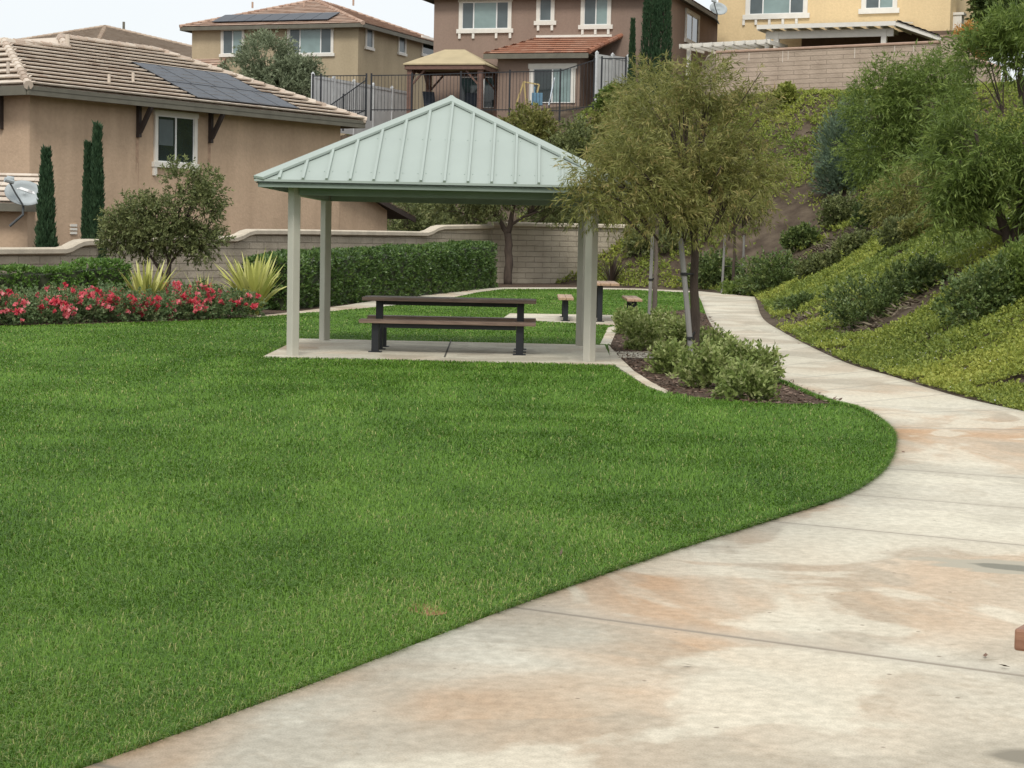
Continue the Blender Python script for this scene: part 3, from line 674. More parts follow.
def hip_house(root, W, Dp, z0, ze, ov, slope, wall_m, tile_m, cap_m, wall_holes=True, split=True):
    mb = MB(); mb.box(0, W, 0, Dp, z0, ze-.02); mb.build('wall', wall_m, root)
    x0, x1, y0, y1 = -ov, W+ov, -ov, Dp+ov; hw = min(x1-x0, y1-y0)/2; zr = ze+slope*hw
    if x1-x0 >= y1-y0: A_, B_ = Vector((x0+hw, (y0+y1)/2, zr)), Vector((x1-hw, (y0+y1)/2, zr))
    else: A_, B_ = Vector(((x0+x1)/2, y0+hw, zr)), Vector(((x0+x1)/2, y1-hw, zr))
    c = [Vector((x0, y0, ze)), Vector((x1, y0, ze)), Vector((x1, y1, ze)), Vector((x0, y1, ze))]
    if x1-x0 >= y1-y0: pl = [[c[0], c[1], B_, A_], [c[1], c[2], B_], [c[2], c[3], A_, B_], [c[3], c[0], A_]]; caps = [(c[0], A_), (c[1], B_), (c[2], B_), (c[3], A_), (A_, B_)]
    else: pl = [[c[0], c[1], A_], [c[1], c[2], B_, A_], [c[2], c[3], B_], [c[3], c[0], A_, B_]]; caps = [(c[0], A_), (c[1], A_), (c[2], B_), (c[3], B_), (A_, B_)]
    mb = MB()
    for p in pl: tiled(mb, p, split=split)
    rf = mb.build('roof', tile_m, root)
    mb = MB()
    for a, b_ in caps: ridge_caps(mb, a, b_)
    mb.build('ridge_caps', cap_m, rf)
    mb = MB(); t_ = .03
    for (xa, xb, ya, yb) in ((x0, x1, y0, y0+t_), (x0, x1, y1-t_, y1), (x0, x0+t_, y0+t_+.001, y1-t_-.001), (x1-t_, x1, y0+t_+.001, y1-t_-.001)): mb.box(xa, xb, ya, yb, ze-.22, ze-.012)
    mb.box(x0+t_+.002, x1-t_-.002, y0+t_+.002, y1-t_-.002, ze-.06, ze-.015)
    mb.build('eave', fascia_m, root)
    return c, A_, B_

# --- tan house, left ---------------------------------------------------
tan_w = stucco('tan_stucco', (.565, .415, .29), .13)
tileA = var_mat('buff_roof_tile', [(0.4, 0.315, 0.25), (0.53, 0.445, 0.365), (0.63, 0.55, 0.46), (0.46, 0.355, 0.28)], .85, 0, .2, .3, .8)
Lc, Rc = at(28.5, 84, 53), at(366, 121.5, 66)
zA = (Lc.z+Rc.z)/2; uA = Vector((Rc.x-Lc.x, Rc.y-Lc.y, 0)); LA = uA.length; uA.normalize(); rzA = math.atan2(uA.y, uA.x)
HA = thing('tan_house', 'tan stucco house with buff tile roof and solar panels behind the garden wall', 'house', (Lc.x, Lc.y, 0), rzA)
ov = .62
mb = MB(); mb.prism([(ov, ov, -.6), (LA-ov, ov, -.6), (LA-ov, 12, -.6), (ov, 12, -.6)], (0, 0, zA+.55)); mb.build('wall', tan_w, HA)
sl = .42; P = lambda a, s, h=0: Vector((a, s, zA+sl*s+h))
fL, fR, TL, P3, P2, P1 = P(0, 0), P(LA, 0), P(2.55, 3.75), P(5.3, 3.95), P(6.0, 5.0), P(LA-5.0, 5.0)
mb = MB(); tiled(mb, [fL, fR, P1, P2, P3, TL], .37, .33, .10)
Lb = Vector((0, 12.6, zA)); Rb = Vector((LA, 12.6, zA)); TLb = Vector((2.55, 9, TL.z)); P1b = Vector((LA-5, 7.6, P1.z))
tiled(mb, [Lb, fL, TL, TLb], .37, .33, .10); tiled(mb, [fR, Rb, P1b, P1], .37, .33, .10); tiled(mb, [Rb, Lb, TLb, P1b], .6, .6, .05)
mb.face([TL, P3, P2, Vector((6.0, 8, P2.z)), TLb]); mb.face([P2, P1, P1b, Vector((6.0, 8, P2.z))])
rfA = mb.build('roof', tileA, HA)
mb = MB()
for a, b_ in ((fL, TL), (fR, P1), (TL, P3), (P3, P2), (P2, P1), (TL, TLb)): ridge_caps(mb, a, b_, .12, .36)
mb.build('ridge_caps', tileA, rfA)
mb = MB()
mb.box(0, LA, 0.0, .10, zA-.12, zA-.012); mb.box(0.02, LA-.02, .012, .09, zA-.26, zA-.125)
mb.box(0, .10, .102, 12.6, zA-.26, zA-.012); mb.box(LA-.10, LA, .102, 12.6, zA-.26, zA-.012)
mb.box(.104, LA-.104, .104, 12.5, zA-.075, zA-.045)
mb.build('gutter', fascia_m, HA)
FA = Face(HA, (0, ov, 0), (1, 0, 0), (0, -1, 0))
wn = FA.win(156.5, 116.5, 193, 163, [(1, glass_d), (1, glass_d)], trim=.13, feet=(-.07, .98))
c0, c1 = FA.at(158.5, 119), FA.at(172.5, 146); mb = MB(); mb.obox((c0.x, ov, 0), (1, 0, 0), (0, -1, 0), ZU, 0, c1.x-c0.x, .0225, .027, c1.z, c0.z); mb.build('blind', glass_g, wn)
# knee brackets under the eave
for px in (3.5, 137.5, 209.5):
    if px < 20: o = Vector((-.0, ov+1.1, 0)); U, N = Vector((0, 1, 0)), Vector((-1, 0, 0)); o.x = ov; zz = zA
    else: o = FA.at(px, 120); U, N = Vector((1, 0, 0)), Vector((0, -1, 0))
    m_ = MB(); b0_ = Vector((o.x, o.y, 0))
    m_.obox(b0_, U, N, ZU, -.06, .06, .003, .12, zA-1.15, zA-.09); m_.obox(b0_, U, N, ZU, -.06, .06, .121, .60, zA-.24, zA-.09)
    p0_, p1_ = b0_+N*.10+ZU*(zA-1.0), b0_+N*.56+ZU*(zA-.25); m_.bar(p0_, p1_, .11, .12, N)
    m_.build('eave_bracket', dark_m, HA)
    if px > 20:
        st_ = MB(); z1_ = zA-1.16
        for dx, w0, l0 in ((-.05, .03, 1.1), (.0, .05, .75), (.04, .025, 1.5)): st_.face([b0_+U*(dx-w0)+N*.003+ZU*z1_, b0_+U*(dx+w0)+N*.003+ZU*z1_, b0_+U*(dx+w0*.3)+N*.003+ZU*(z1_-l0), b0_+U*(dx-w0*.3)+N*.003+ZU*(z1_-l0)]); N = N*1.0; b0_ = b0_+N*.0006
        st_.build('rain_stain', mat('stucco_stain', (.40, .27, .185), .95, .25, 6), HA)
# solar panels on the front roof plane
pv_m = mat('solar_cell', (.026, .033, .045), .35, .15, 2, spec=.3); pvf = mat('solar_frame', (.02, .02, .022), .5)
eu, es = Vector((1, 0, 0)), Vector((0, 1, sl)).normalized(); en = eu.cross(es)
oA = P(0, 0)
def roofpt(px, py):
    q = Face(HA, oA+en*.10, eu, en).at(px, py); return (q-oA).dot(eu), (q-oA).dot(es)
a2, s2 = roofpt(200, 97.5); a3, s3 = roofpt(297, 110.5); a1, s1 = roofpt(154, 79.5); a4, s4 = roofpt(137.5, 62.5)
print('SOLAR', a2, s2, a3, s3, a1, s1, a4, s4)
for xa, xb, sa, sh in ((a2-.1, a3+.45, s2, (s1-s2)), (roofpt(163, 75.5)[0]-.3, roofpt(286, 104.5)[0], s1+.02, (s4-s1))):
    nn = max(1, round((xb-xa)/1.05)); pw = (xb-xa)/nn
    for k in range(nn):
        x = xa+k*pw; m_ = MB(); m_.obox(oA, eu, es, en, x+.012, x+pw-.012, sa+.012, sa+sh-.012, .07, .10)
        pn = m_.build('solar_panel', pv_m, HA)
        f_ = MB()
        for (ya, yb, za, zb_) in ((x, x+pw-.001, sa, sa+.011), (x, x+pw-.001, sa+sh-.0115, sa+sh-.001), (x, x+.011, sa+.0115, sa+sh-.012), (x+pw-.0115, x+pw-.001, sa+.0115, sa+sh-.012)): f_.obox(oA, eu, es, en, ya, yb, za, zb_, .07, .105)
        f_.build('panel_frame', pvf, pn)
# roof vents
for px, py in ((9, 70), (110, 82), (134, 80)):
    a, s = roofpt(px, py); m_ = MB(); p_ = oA+eu*a+es*s; m_.tube([p_, p_+Vector((0, 0, .32))], .045, 8); m_.build('roof_pipe', tileA, HA)
m_ = MB(); p_ = Vector((5.3, 3.95, P3.z)); m_.tube([p_, p_+Vector((0, 0, .42))], .07, 8); m_.build('vent_pipe', tileA, HA)
# lower wing at the right end with a roof falling to the right
q0, q1 = Face(HA, (0, ov, 0), (1, 0, 0), (0, -1, 0)).at(344, 186), Face(HA, (0, ov, 0), (1, 0, 0), (0, -1, 0)).at(408, 221)
xw = Face(HA, (0, ov, 0), (1, 0, 0), (0, -1, 0)).at(388, 230).x
mb = MB(); mb.prism([(LA-ov+.003, ov+.05, -.6), (xw, ov+.05, -.6), (xw, ov+.05, q1.z+.35), (LA-ov+.003, ov+.05, q0.z+.35)], (0, 7, 0)); mb.build('wing_wall', tan_w, HA)
mb = MB(); ya, yb = ov-.35, 7.6
d_ = Vector((q1.x-q0.x, 0, q1.z-q0.z)); tiled(mb, [Vector((q1.x, ya, q1.z+.14)), Vector((q1.x, yb, q1.z+.14)), Vector((q0.x-.8, yb, q0.z+.14-d_.z/d_.x*.8)), Vector((q0.x-.8, ya, q0.z+.14-d_.z/d_.x*.8))], .37, .33)
mb.build('wing_roof', tileA, HA)
mb = MB(); mb.bar((q0.x-.8, ya+.02, q0.z-d_.z/d_.x*.8+.03), (q1.x, ya+.02, q1.z+.03), .05, .17); mb.bar((q0.x-.8, ya+.8, q0.z-d_.z/d_.x*.8+.085), (q1.x-.05, ya+.8, q1.z+.085), 1.5, .05); mb.build('rake_board', dark_m, HA)
# louvred vent low on the wall
c_v = FA.at(73, 230); m_ = MB()
for k in range(3): m_.obox((c_v.x, ov, 0), (1, 0, 0), (0, -1, 0), ZU, -.13, .13, .003, .04, c_v.z-.12+k*.11, c_v.z-.05+k*.11)
m_.build('wall_vent', trim_m, HA)
# one-storey wing at the far left
p_ = at(38, 208, 49.5); WL = thing('low_tan_wing', 'low tan building with a small tiled roof at the left edge behind the wall', 'building', (p_.x, p_.y, 0), math.radians(4))
ze = p_.z; mb = MB(); mb.box(-6, -.35, .45, 1.6, -.6, ze-.03); mb.build('wall', tan_w, WL)
mb = MB(); tiled(mb, [Vector((-6.6, 0, ze+.13)), Vector((0, 0, ze+.13)), Vector((0, 1.7, ze+.13+.72)), Vector((-6.6, 1.7, ze+.13+.72))], .36, .33, .05); mb.build('roof', tileA, WL)
mb = MB(); mb.box(-6.6, 0, .0, .08, ze-.10, ze+.11); mb.box(-6.58, -.02, .082, 1.65, ze+.06, ze+.10); mb.build('gutter', fascia_m, WL)

# --- house behind the tan one: only its roof shows ----------------------
tileB = var_mat('dun_roof_tile', [(0.34, 0.265, 0.2), (0.42, 0.335, 0.26), (0.48, 0.395, 0.315), (0.38, 0.295, 0.23)], .85, 0, .2, .3, .5)
p_ = at(105, 26.5, 135)
HB = thing('dun_roof_house', 'house whose dun brown hip roof rises behind the tan house roof', 'house', (p_.x, p_.y, 0), rzA-.05)
hz = p_.z; mb = MB(); mb.box(-10.4, 10.4, -10.4, 10.4, 0, hz-3.13); mb.build('wall', tan_w, HB)
hb = 11.0; cs = [Vector((-hb, -hb, hz-3.1)), Vector((hb, -hb, hz-3.1)), Vector((hb, hb, hz-3.1)), Vector((-hb, hb, hz-3.1))]; tp = Vector((0, 0, hz))
mb = MB()
for i in range(4): tiled(mb, [cs[i], cs[(i+1) % 4], tp])
rB = mb.build('roof', tileB, HB); mb = MB()
for i in range(4): ridge_caps(mb, cs[i], tp, .13)
mb.build('ridge_caps', tileB, rB)
mb = MB(); mb.tube([(1.2, -.6, hz-.6), (1.2, -.6, hz+.42)], .09, 8); mb.build('vent_pipe', fascia_m, HB)
U_, S_ = (cs[0]-cs[3]).normalized(), (tp-(cs[0]+cs[3])/2).normalized(); N_ = U_.cross(S_).normalized(); N_ = N_ if N_.z > 0 else -N_
mdp = (cs[0]+cs[3])/2; fB = Face(HB, mdp+N_*.13, U_, N_); ua, sa = [( (q-mdp).dot(U_), (q-mdp).dot(S_)) for q in (fB.at(60, 43),)][0]
for k in range(5):
    m_ = MB(); m_.obox(mdp, U_, S_, N_, ua-2.1+k*.84, ua-1.28+k*.84, sa-.9, sa+.9, .10, .14); m_.build('solar_panel', pv_m, HB)

# --- olive house ---------------------------------------------------------
olive_w = stucco('olive_stucco', (.45, .37, .25), .08)
tileC = var_mat('terracotta_roof_tile', [(.36, .24, .175), (.44, .30, .225), (.50, .37, .29), (.33, .21, .16)], .85, 0, .2, .3, .4)
rz = math.radians(-20); p_ = at(358.5, 24, 105)
uB = Vector((math.cos(rz), math.sin(rz), 0)); W_ = 10.3
HO = thing('olive_house', 'two-storey olive stucco house with terracotta tile roof and roof solar panels', 'house', (p_.x-uB.x*W_, p_.y-uB.y*W_, 0), rz)
zo = p_.z; c, A_, B_ = hip_house(HO, W_, 13.5, 2.0, zo, .5, .36, olive_w, tileC, tileC)
FO = Face(HO, (0, 0, 0), (1, 0, 0), (0, -1, 0)); FR = Face(HO, (W_, 0, 0), (0, 1, 0), (1, 0, 0))
FO.win(223.5, 30, 242.5, 54, [(1, glass_g), (1, glass_b)], trim=.14)
FO.win(290, 28.5, 331.5, 53.5, [(1, glass_g), (2, glass_b), (1, glass_g)], trim=.14)
FR.win(366, 29, 372, 47.5, [(1, glass_g)], trim=.12); FR.win(398.5, 36, 404.5, 53, [(1, glass_g)], trim=.12); FR.win(422, 40, 440, 56, [(1, glass_d)], trim=.12)
es_ = Vector((0, 1, .36)).normalized(); en_ = Vector((1, 0, 0)).cross(es_)
for k in range(7):
    m_ = MB(); m_.obox((1.3+k*1.03, -.5, zo), (1, 0, 0), es_, en_, 0, 1.0, .5, 2.15, .10, .14); m_.build('solar_panel', pv_m, HO)
for px in (1.9, 5.2, 8.3):
    m_ = MB(); q_ = Vector((px, 3.6, zo+.36*4.1)); m_.tube([q_, q_+Vector((0, 0, .35))], .06, 6); m_.build('vent_pipe', tileC, HO)
lower = MB(); tiled(lower, [Vector((-2.5, -2.4, 10.2)), Vector((2.2, -2.4, 10.2)), Vector((2.2, -.01, 11.4)), Vector((-2.5, -.01, 11.4))]); lower.build('porch_roof', tileC, HO)
lower = MB(); lower.box(-2.0, 1.9, -2.0, -.005, 2, 10.2); lower.build('porch_wall', olive_w, HO)

# --- brown house ---------------------------------------------------------
brown_w = stucco('brown_stucco', (.30, .22, .175), .07)
tileD = var_mat('red_roof_tile', [(.27, .12, .075), (.35, .16, .10), (.40, .22, .15), (.24, .11, .075)], .85, 0, .2, .35, .5)
rz = math.radians(-17); p_ = at(433.5, 50, 96)
uC = Vector((math.cos(rz), math.sin(rz), 0)); W_ = (at(668, 50, 92.4)-p_).length
HC = thing('brown_house', 'two-storey brown stucco house with white window trim and a red tiled bay', 'house', (p_.x, p_.y, 0), rz)
FC = Face(HC, (0, 0, 0), (1, 0, 0), (0, -1, 0))
W_ = FC.at(667, 40).x
FCR = Face(HC, (W_, 0, 0), (0, 1, 0), (1, 0, 0))
ze = FCR.at(693, 7).z
hip_house(HC, W_, 13.5, 5.5, ze, .5, .36, brown_w, tileD, tileD)
FC.win(462.5, 2, 508.5, 29, [(1, glass_g), (2, glass_b), (1, glass_g)], trim=.17, feet=(-.05, .25, .75, 1.05))
FC.win(540, -1, 551.5, 21, [(1, glass_g)], trim=.17, feet=(-.1, 1.1)); FC.win(584.5, -8, 608, 25, [(1, glass_g), (1, glass_b)], trim=.17, feet=(-.05, .5, 1.05))
FCR.win(685.5, 15.5, 697.5, 41.5, [(1, glass_d), (1, glass_d)], trim=.17)
# ground-floor bay
b0_, b1_ = FC.at(513, 80).x-.2, FC.at(596, 80).x-.3; bd = 1.9; zb = FC.at(560, 51.5).z-.35
mb = MB(); mb.box(b0_, b1_, -bd, -.003, 5.5, zb); mb.build('bay_wall', brown_w, HC)
e0, e1 = b0_-.55, b1_+.55; zt = zb+1.0; r0, r1 = e0+1.9, e1-.1
mb = MB(); tiled(mb, [Vector((e0, -bd-.6, zb+.02)), Vector((e1, -bd-.6, zb+.02)), Vector((e1+.9, -.01, zt)), Vector((r0, -.01, zt))]); tiled(mb, [Vector((e0, -.01, zb+.02)), Vector((e0, -bd-.6, zb+.02)), Vector((r0, -.01, zt))])
mb.build('bay_roof', tileD, HC)
mb = MB(); mb.box(e0, e1, -bd-.6, -bd-.56, zb-.22, zb+.015); mb.box(e0+.03, e1, -bd-.555, -.01, zb-.03, zb+.01); mb.build('eave', fascia_m, HC)
mb = MB(); mb.box(r0, e1+.5, -.07, -.004, zt+.03, zt+.14); mb.build('flashing', trim_m, HC)
FB_ = Face(HC, (0, -bd, 0), (1, 0, 0), (0, -1, 0))
FB_.win(533.5, 68.5, 571.5, 103, [(1, glass_d), (1, glass_b)], trim=.2, sill=False)
mb = MB(); ridge_caps(mb, (e1+.05, -bd-.6, zb+.1), (e1+.95, -.01, zt+.08), .12); mb.build('rake_tiles', tileD, HC)

# --- yellow house ----------------------------------------------------------
yel_w = stucco('yellow_stucco', (.76, .585, .34), .06)
rz = math.radians(-24); p_ = at(717.5, 30, 95)
HY = thing('yellow_house', 'pale yellow stucco house above the block retaining wall', 'house', (p_.x, p_.y, 0), rz)
FY = Face(HY, (0, 0, 0), (1, 0, 0), (0, -1, 0)); W_ = FY.at(950, 20).x
hip_house(HY, W_, 10, 6, 16.2, .5, .36, yel_w, tileC, tileC)
FY.win(750, -14, 804, 14, [(1, glass_g), (2, glass_b), (1, glass_g)], trim=.2, feet=(-.1, .13, .38, .63, .88)); FY.win(866, -14, 893.5, 8.5, [(1, glass_g), (1, glass_b)], trim=.2)
FYR = Face(HY, (W_, 0, 0), (0, 1, 0), (1, 0, 0))
m_ = MB(); o_ = FYR.at(953, 4); m_.obox((W_, 1.0, o_.z), (0, 1, 0), (1, 0, 0), ZU, -.35, .35, .003, .5, -.5, -.38); m_.obox((W_, 1.0, o_.z), (0, 1, 0), (1, 0, 0), ZU, -.3, -.2, .003, .4, -1.3, -.51); m_.obox((W_, 1.0, o_.z), (0, 1, 0), (1, 0, 0), ZU, .2, .3, .003, .4, -1.3, -.51); m_.build('balcony_bracket', trim_m, HY)

# ================================================================== WALLS
def block_mat(name, col, bw=.40, bh=.2, var=.055, mort=None):
    m, n, b, L = base_mat(name)
    t = n.nodes.new('ShaderNodeTexCoord'); sp = n.nodes.new('ShaderNodeSeparateXYZ'); cb = n.nodes.new('ShaderNodeCombineXYZ')
    L(t.outputs['Object'], sp.inputs[0]); L(sp.outputs['X'], cb.inputs['X']); L(sp.outputs['Z'], cb.inputs['Y'])
    br = n.nodes.new('ShaderNodeTexBrick'); br.inputs['Scale'].default_value = 1; br.inputs['Brick Width'].default_value = bw; br.inputs['Row Height'].default_value = bh
    br.inputs['Mortar Size'].default_value = .012; br.inputs['Mortar Smooth'].default_value = .4; br.inputs['Bias'].default_value = 0
    br.inputs['Color1'].default_value = (*[c*(1-var) for c in col], 1); br.inputs['Color2'].default_value = (*[min(1, c*(1+var)) for c in col], 1)
    br.inputs['Mortar'].default_value = (*(mort or [c*.66 for c in col]), 1); L(cb.outputs[0], br.inputs['Vector'])
    x = n.nodes.new('ShaderNodeTexNoise'); x.inputs['Scale'].default_value = 1.1; x.inputs['Detail'].default_value = 6; L(t.outputs['Object'], x.inputs['Vector'])
    r = n.nodes.new('ShaderNodeValToRGB'); r.color_ramp.elements[0].position = .3; r.color_ramp.elements[0].color = (.8, .79, .77, 1); r.color_ramp.elements[1].position = .7; r.color_ramp.elements[1].color = (1.08, 1.08, 1.07, 1); L(x.outputs['Fac'], r.inputs['Fac'])
    q = n.nodes.new('ShaderNodeMix'); q.data_type = 'RGBA'; q.blend_type = 'MULTIPLY'; q.inputs[0].default_value = 1; L(br.outputs['Color'], q.inputs[6]); L(r.outputs['Color'], q.inputs[7])
    L(q.outputs[2], b.inputs['Base Color']); b.inputs['Roughness'].default_value = .95; b.inputs['Specular IOR Level'].default_value = .15
    y = n.nodes.new('ShaderNodeTexNoise'); y.inputs['Scale'].default_value = 12; y.inputs['Detail'].default_value = 5; L(t.outputs['Object'], y.inputs['Vector'])
    ad = n.nodes.new('ShaderNodeMath'); ad.operation = 'MULTIPLY_ADD'; ad.inputs[1].default_value = -1.6; L(br.outputs['Fac'], ad.inputs[0]); L(y.outputs['Fac'], ad.inputs[2])
    k = n.nodes.new('ShaderNodeBump'); k.inputs['Strength'].default_value = .8; k.inputs['Distance'].default_value = .03; L(ad.outputs[0], k.inputs['Height']); L(k.outputs[0], b.inputs['Normal'])
    return m
blk = block_mat('buff_split_block', (.47, .41, .325), bw=.8); capm = mat('buff_wall_cap', (.56, .49, .385), .85, .12, 3, bump=.3)
blk2 = block_mat('rosy_split_block', (.50, .40, .32), bw=1.6); capm2 = mat('terracotta_wall_cap', (.40, .27, .20), .85, .12, 3, bump=.3)
def capped_wall(label, p0, p1, tops, zb, m, cm, cw=.34, ch=.15, th_=.2, name='garden_wall', drops=None):
    """tops: (distance along the wall, top z)"""
    p0, p1 = Vector(p0), Vector(p1); u = (p1-p0); u.z = 0; Lw = u.length; u.normalize()
    t = thing(name, label, 'wall', (p0.x, p0.y, 0), math.atan2(u.y, u.x))
    mb = MB(); pts = [(0, -th_/2, zb), (tops[-1][0], -th_/2, zb)]+[(x, -th_/2, z-ch) for x, z in reversed(tops)]
    mb.prism(pts, (0, th_, 0)); mb.build('block_face', m, t)
    mb = MB(); prof = [(-cw/2, -ch+.03), (-cw/2, -.04), (-cw/2+.05, 0), (cw/2-.05, 0), (cw/2, -.04), (cw/2, -ch+.03), (cw/2-.04, -ch+.002), (-cw/2+.04, -ch+.002)]
    b0 = 0
    for x, z in tops:
        mb.v += [(x, a, z+c) for a, c in prof]
    k = len(prof)
    for i in range(len(tops)-1):
        for j in range(k): mb.f.append((i*k+j, i*k+(j+1) % k, (i+1)*k+(j+1) % k, (i+1)*k+j)); mb.var.append(.5)
    mb.f.append(tuple(range(k))); mb.f.append(tuple(reversed(range((len(tops)-1)*k, len(tops)*k)))); mb.var += [.5, .5]
    mb.build('wall_cap', cm, t); return t
WA, WB = Vector((-11.86, 44, 0)), Vector((-.45, 71, 0)); wu = (WB-WA).normalized()
def wallx(px, py):                     # pixel on the garden wall's plane -> (distance along, z)
    q = on_plane(px, py, WA, Vector((wu.y, -wu.x, 0))); return ((q-WA).dot(wu), q.z)
tops = [wallx(*p) for p in ((-170, 249), (0, 247.5), (60, 247.3), (66, 245.8), (72, 242.3), (78, 239.8), (84, 239), (140, 238.6), (152, 236), (160, 235.2), (232, 236), (238, 234), (244, 230.6), (250, 229), (300, 229.3), (400, 231), (423, 231.5), (428, 230), (434, 226.5), (440, 225), (489, 224.3))]
o_ = tops[0][0]; WA2 = WA+wu*o_
capped_wall('long buff block garden wall with pale stepped cap, behind the hedge and roses', WA2, WB, [(a-o_, z) for a, z in tops], -.4, blk, capm, ch=.17, cw=.38)
e_ = WA+wu*(tops[-1][0]+.14)
e2 = at(690, 240, 76); lw = (Vector((e2.x, e2.y, 0))-Vector((e_.x, e_.y, 0))).length
zt_ = at(540, 223, 71.5).z
capped_wall('buff block wall at the foot of the slope, right of the small tree', e_, (e2.x, e2.y, 0), [(0, zt_), (lw, zt_+.05)], -.4, blk, capm, ch=.17, cw=.38)
# retaining wall under the yellow house
r0, r1 = at(717.5, 51, 88), at(944, 40.5, 81.5); lw = (Vector((r1.x-r0.x, r1.y-r0.y, 0))).length
RW = capped_wall('long rosy block retaining wall at the top of the slope below the yellow house', r0, r1, [(0, r0.z), (lw, r1.z)], 6.5, blk2, capm2, ch=.13, cw=.3, name='retaining_wall')
mb = MB(); mb.box(lw+.002, lw+.62, -.31, .31, 6.5, r1.z+.10); pl_ = mb.build('pillar', blk2, RW)
mb = MB(); mb.box(lw-.04, lw+.66, -.35, .35, r1.z+.102, r1.z+.2); mb.build('pillar_cap', capm2, pl_)
for f_, h_ in ((.155, .35), (.31, .5), (.335, .4), (.63, .45), (.80, .3), (.88, .3)):
    mb = MB(); mb.box(lw*f_-.02, lw*f_+.02, -.106, -.101, r0.z-.15-h_, r0.z-.14); mb.build('weep_stain', mat('efflorescence', (.62, .55, .47), .9), RW)
ra = Vector((r0.x, r0.y+.2, 0)); rb = at(696, 60, 91)
capped_wall('short rosy block wall with a steeply falling pale cap at the retaining wall end', ra, (rb.x, rb.y, 0), [(0, r0.z), (.9, r0.z-.1), ((Vector((rb.x, rb.y, 0))-ra).length, r0.z-1.2)], 6.5, blk2, capm, ch=.13, cw=.3, name='retaining_wall')
rc = Vector((r1.x+.65, r1.y-.2, 0)); rd = at(1000, 60, 79.5)
capped_wall('block wall stepping down to the right behind the slope trees', rc, (rd.x, rd.y, 0), [(0, r1.z-.35), (.35, r1.z-.4), (.7, r1.z-.75), ((Vector((rd.x, rd.y, 0))-rc).length, r1.z-1.2)], 6.0, blk2, capm2, ch=.13, cw=.3, name='retaining_wall')

# ================================================================== FENCES
def fence_run(label, pts, gap=.15, name='iron_fence'):
    """pts: (px, y top, y bottom, distance)"""
    P_ = [(at(px, yt, d_), at(px, yb, d_)) for px, yt, yb, d_ in pts]; o = P_[0][1]
    t = thing(name, label, 'fence', (o.x, o.y, o.z)); loc = Vector(o)
    for i, (a, b_) in enumerate(P_):
        a, b_ = a-loc, b_-loc; mb = MB(); mb.box(a.x-.04, a.x+.04, a.y-.04, a.y+.04, b_.z-.4, a.z+.10); mb.build('post', black_m, t)
        if i+1 == len(P_): break
        a2, b2 = P_[i+1][0]-loc, P_[i+1][1]-loc; mb = MB(); ln_ = (a2-a).length; n = max(2, int(ln_/gap))
        mb.bar(a, a2, .03, .045); mb.bar(b_+Vector((0, 0, .1)), b2+Vector((0, 0, .1)), .03, .045)
        for k in range(1, n):
            f_ = k/n; p, q = a.lerp(a2, f_), b_.lerp(b2, f_); mb.box(p.x-.010, p.x+.010, p.y-.010, p.y+.010, q.z+.02, p.z-.024)
        mb.build('picket_panel', black_m, t)
    return t
fence_run('long black iron picket fence along the hilltop in front of the gazebo', [(371.5, 75.5, 112, 88), (412, 75, 112, 88), (461, 73.5, 112, 88), (510, 72, 112, 88), (560.5, 71, 113, 88), (594.5, 60, 108, 88)])
fence_run('short black iron fence panel at the right end of the hilltop fence', [(602, 58.5, 107, 88.3), (626, 58.5, 105, 88.6)])
fence_run('black iron picket fence left of the gazebo fence, above the tan house roof', [(313, 76, 112, 88.3), (321, 76, 112, 88.2), (366.5, 75.5, 113, 88.1)])
fence_run('black iron fence stepping down the slope with a sloping top rail', [(366, 80, 112, 87.7), (343.5, 96, 122, 86.6), (325, 109, 134, 85.4)])
fence_v = mat('weathered_white_vinyl', (.56, .57, .57), .6, .08, 2)
def vinyl(label, a, b_, h):
    a, b_ = Vector(a), Vector(b_); u = b_-a; u.z = 0; Lw = u.length; u.normalize(); t = thing('vinyl_fence', label, 'fence', a, math.atan2(u.y, u.x)); dz = b_.z-a.z
    n = max(2, int(Lw/1.8))
    for i in range(n):
        x0, x1 = i*Lw/n, (i+1)*Lw/n; z = dz*i/n
        mb = MB(); mb.box(x0+.065, x1-.065, -.02, .02, z-h, z-.02); mb.box(x0+.065, x1-.065, -.04, .04, z-.14, z); mb.build('panel', fence_v, t)
    for i in range(n+1):
        mb = MB(); x = i*Lw/n; z = dz*max(0, i-.5)/n; mb.box(x-.063, x+.063, -.063, .063, z-h, z+.06); mb.tube([(x, 0, z+.061), (x, 0, z+.16)], [.10, .005], 4); mb.build('post', fence_v, t)
vinyl('white vinyl fence stepping down behind the black fence, below the olive house', at(313, 75, 92), at(410, 92, 101), 2.6)
vinyl('white vinyl fence beside the brown house bay', at(597, 54, 90.5), at(628, 57, 92.5), 2.3)

# ================================================================== GAZEBO AND YARD THINGS
canvas_m = mat('tan_gazebo_metal', (.44, .36, .215), .7, .08, 2); wood_m = mat('redwood_timber', (.155, .085, .062), .7, .2, 4, stretch=(1, 1, 6))
p_ = at(403, 63.5, 91.5); GZ = thing('gazebo', 'timber gazebo with tan hip roof on the hilltop behind the black fence', 'gazebo', p_, math.radians(-14))
FG = Face(GZ, (0, 0, 0), (1, 0, 0), (0, -1, 0)); gw = FG.at(485, 61).x; gd = 3.7; zg = 0; rz_ = 1.02
c = [Vector((0, 0, 0)), Vector((gw, 0, 0)), Vector((gw, gd, 0)), Vector((0, gd, 0))]; A_, B_ = Vector((gw/2-.5, gd/2, rz_*.82)), Vector((gw/2+.5, gd/2, rz_*.82))
mb = MB()
for f_ in ([c[0], c[1], B_, A_], [c[1], c[2], B_], [c[2], c[3], A_, B_], [c[3], c[0], A_]): mb.face(f_); mb.face([v-Vector((0, 0, .06)) for v in reversed(f_)])
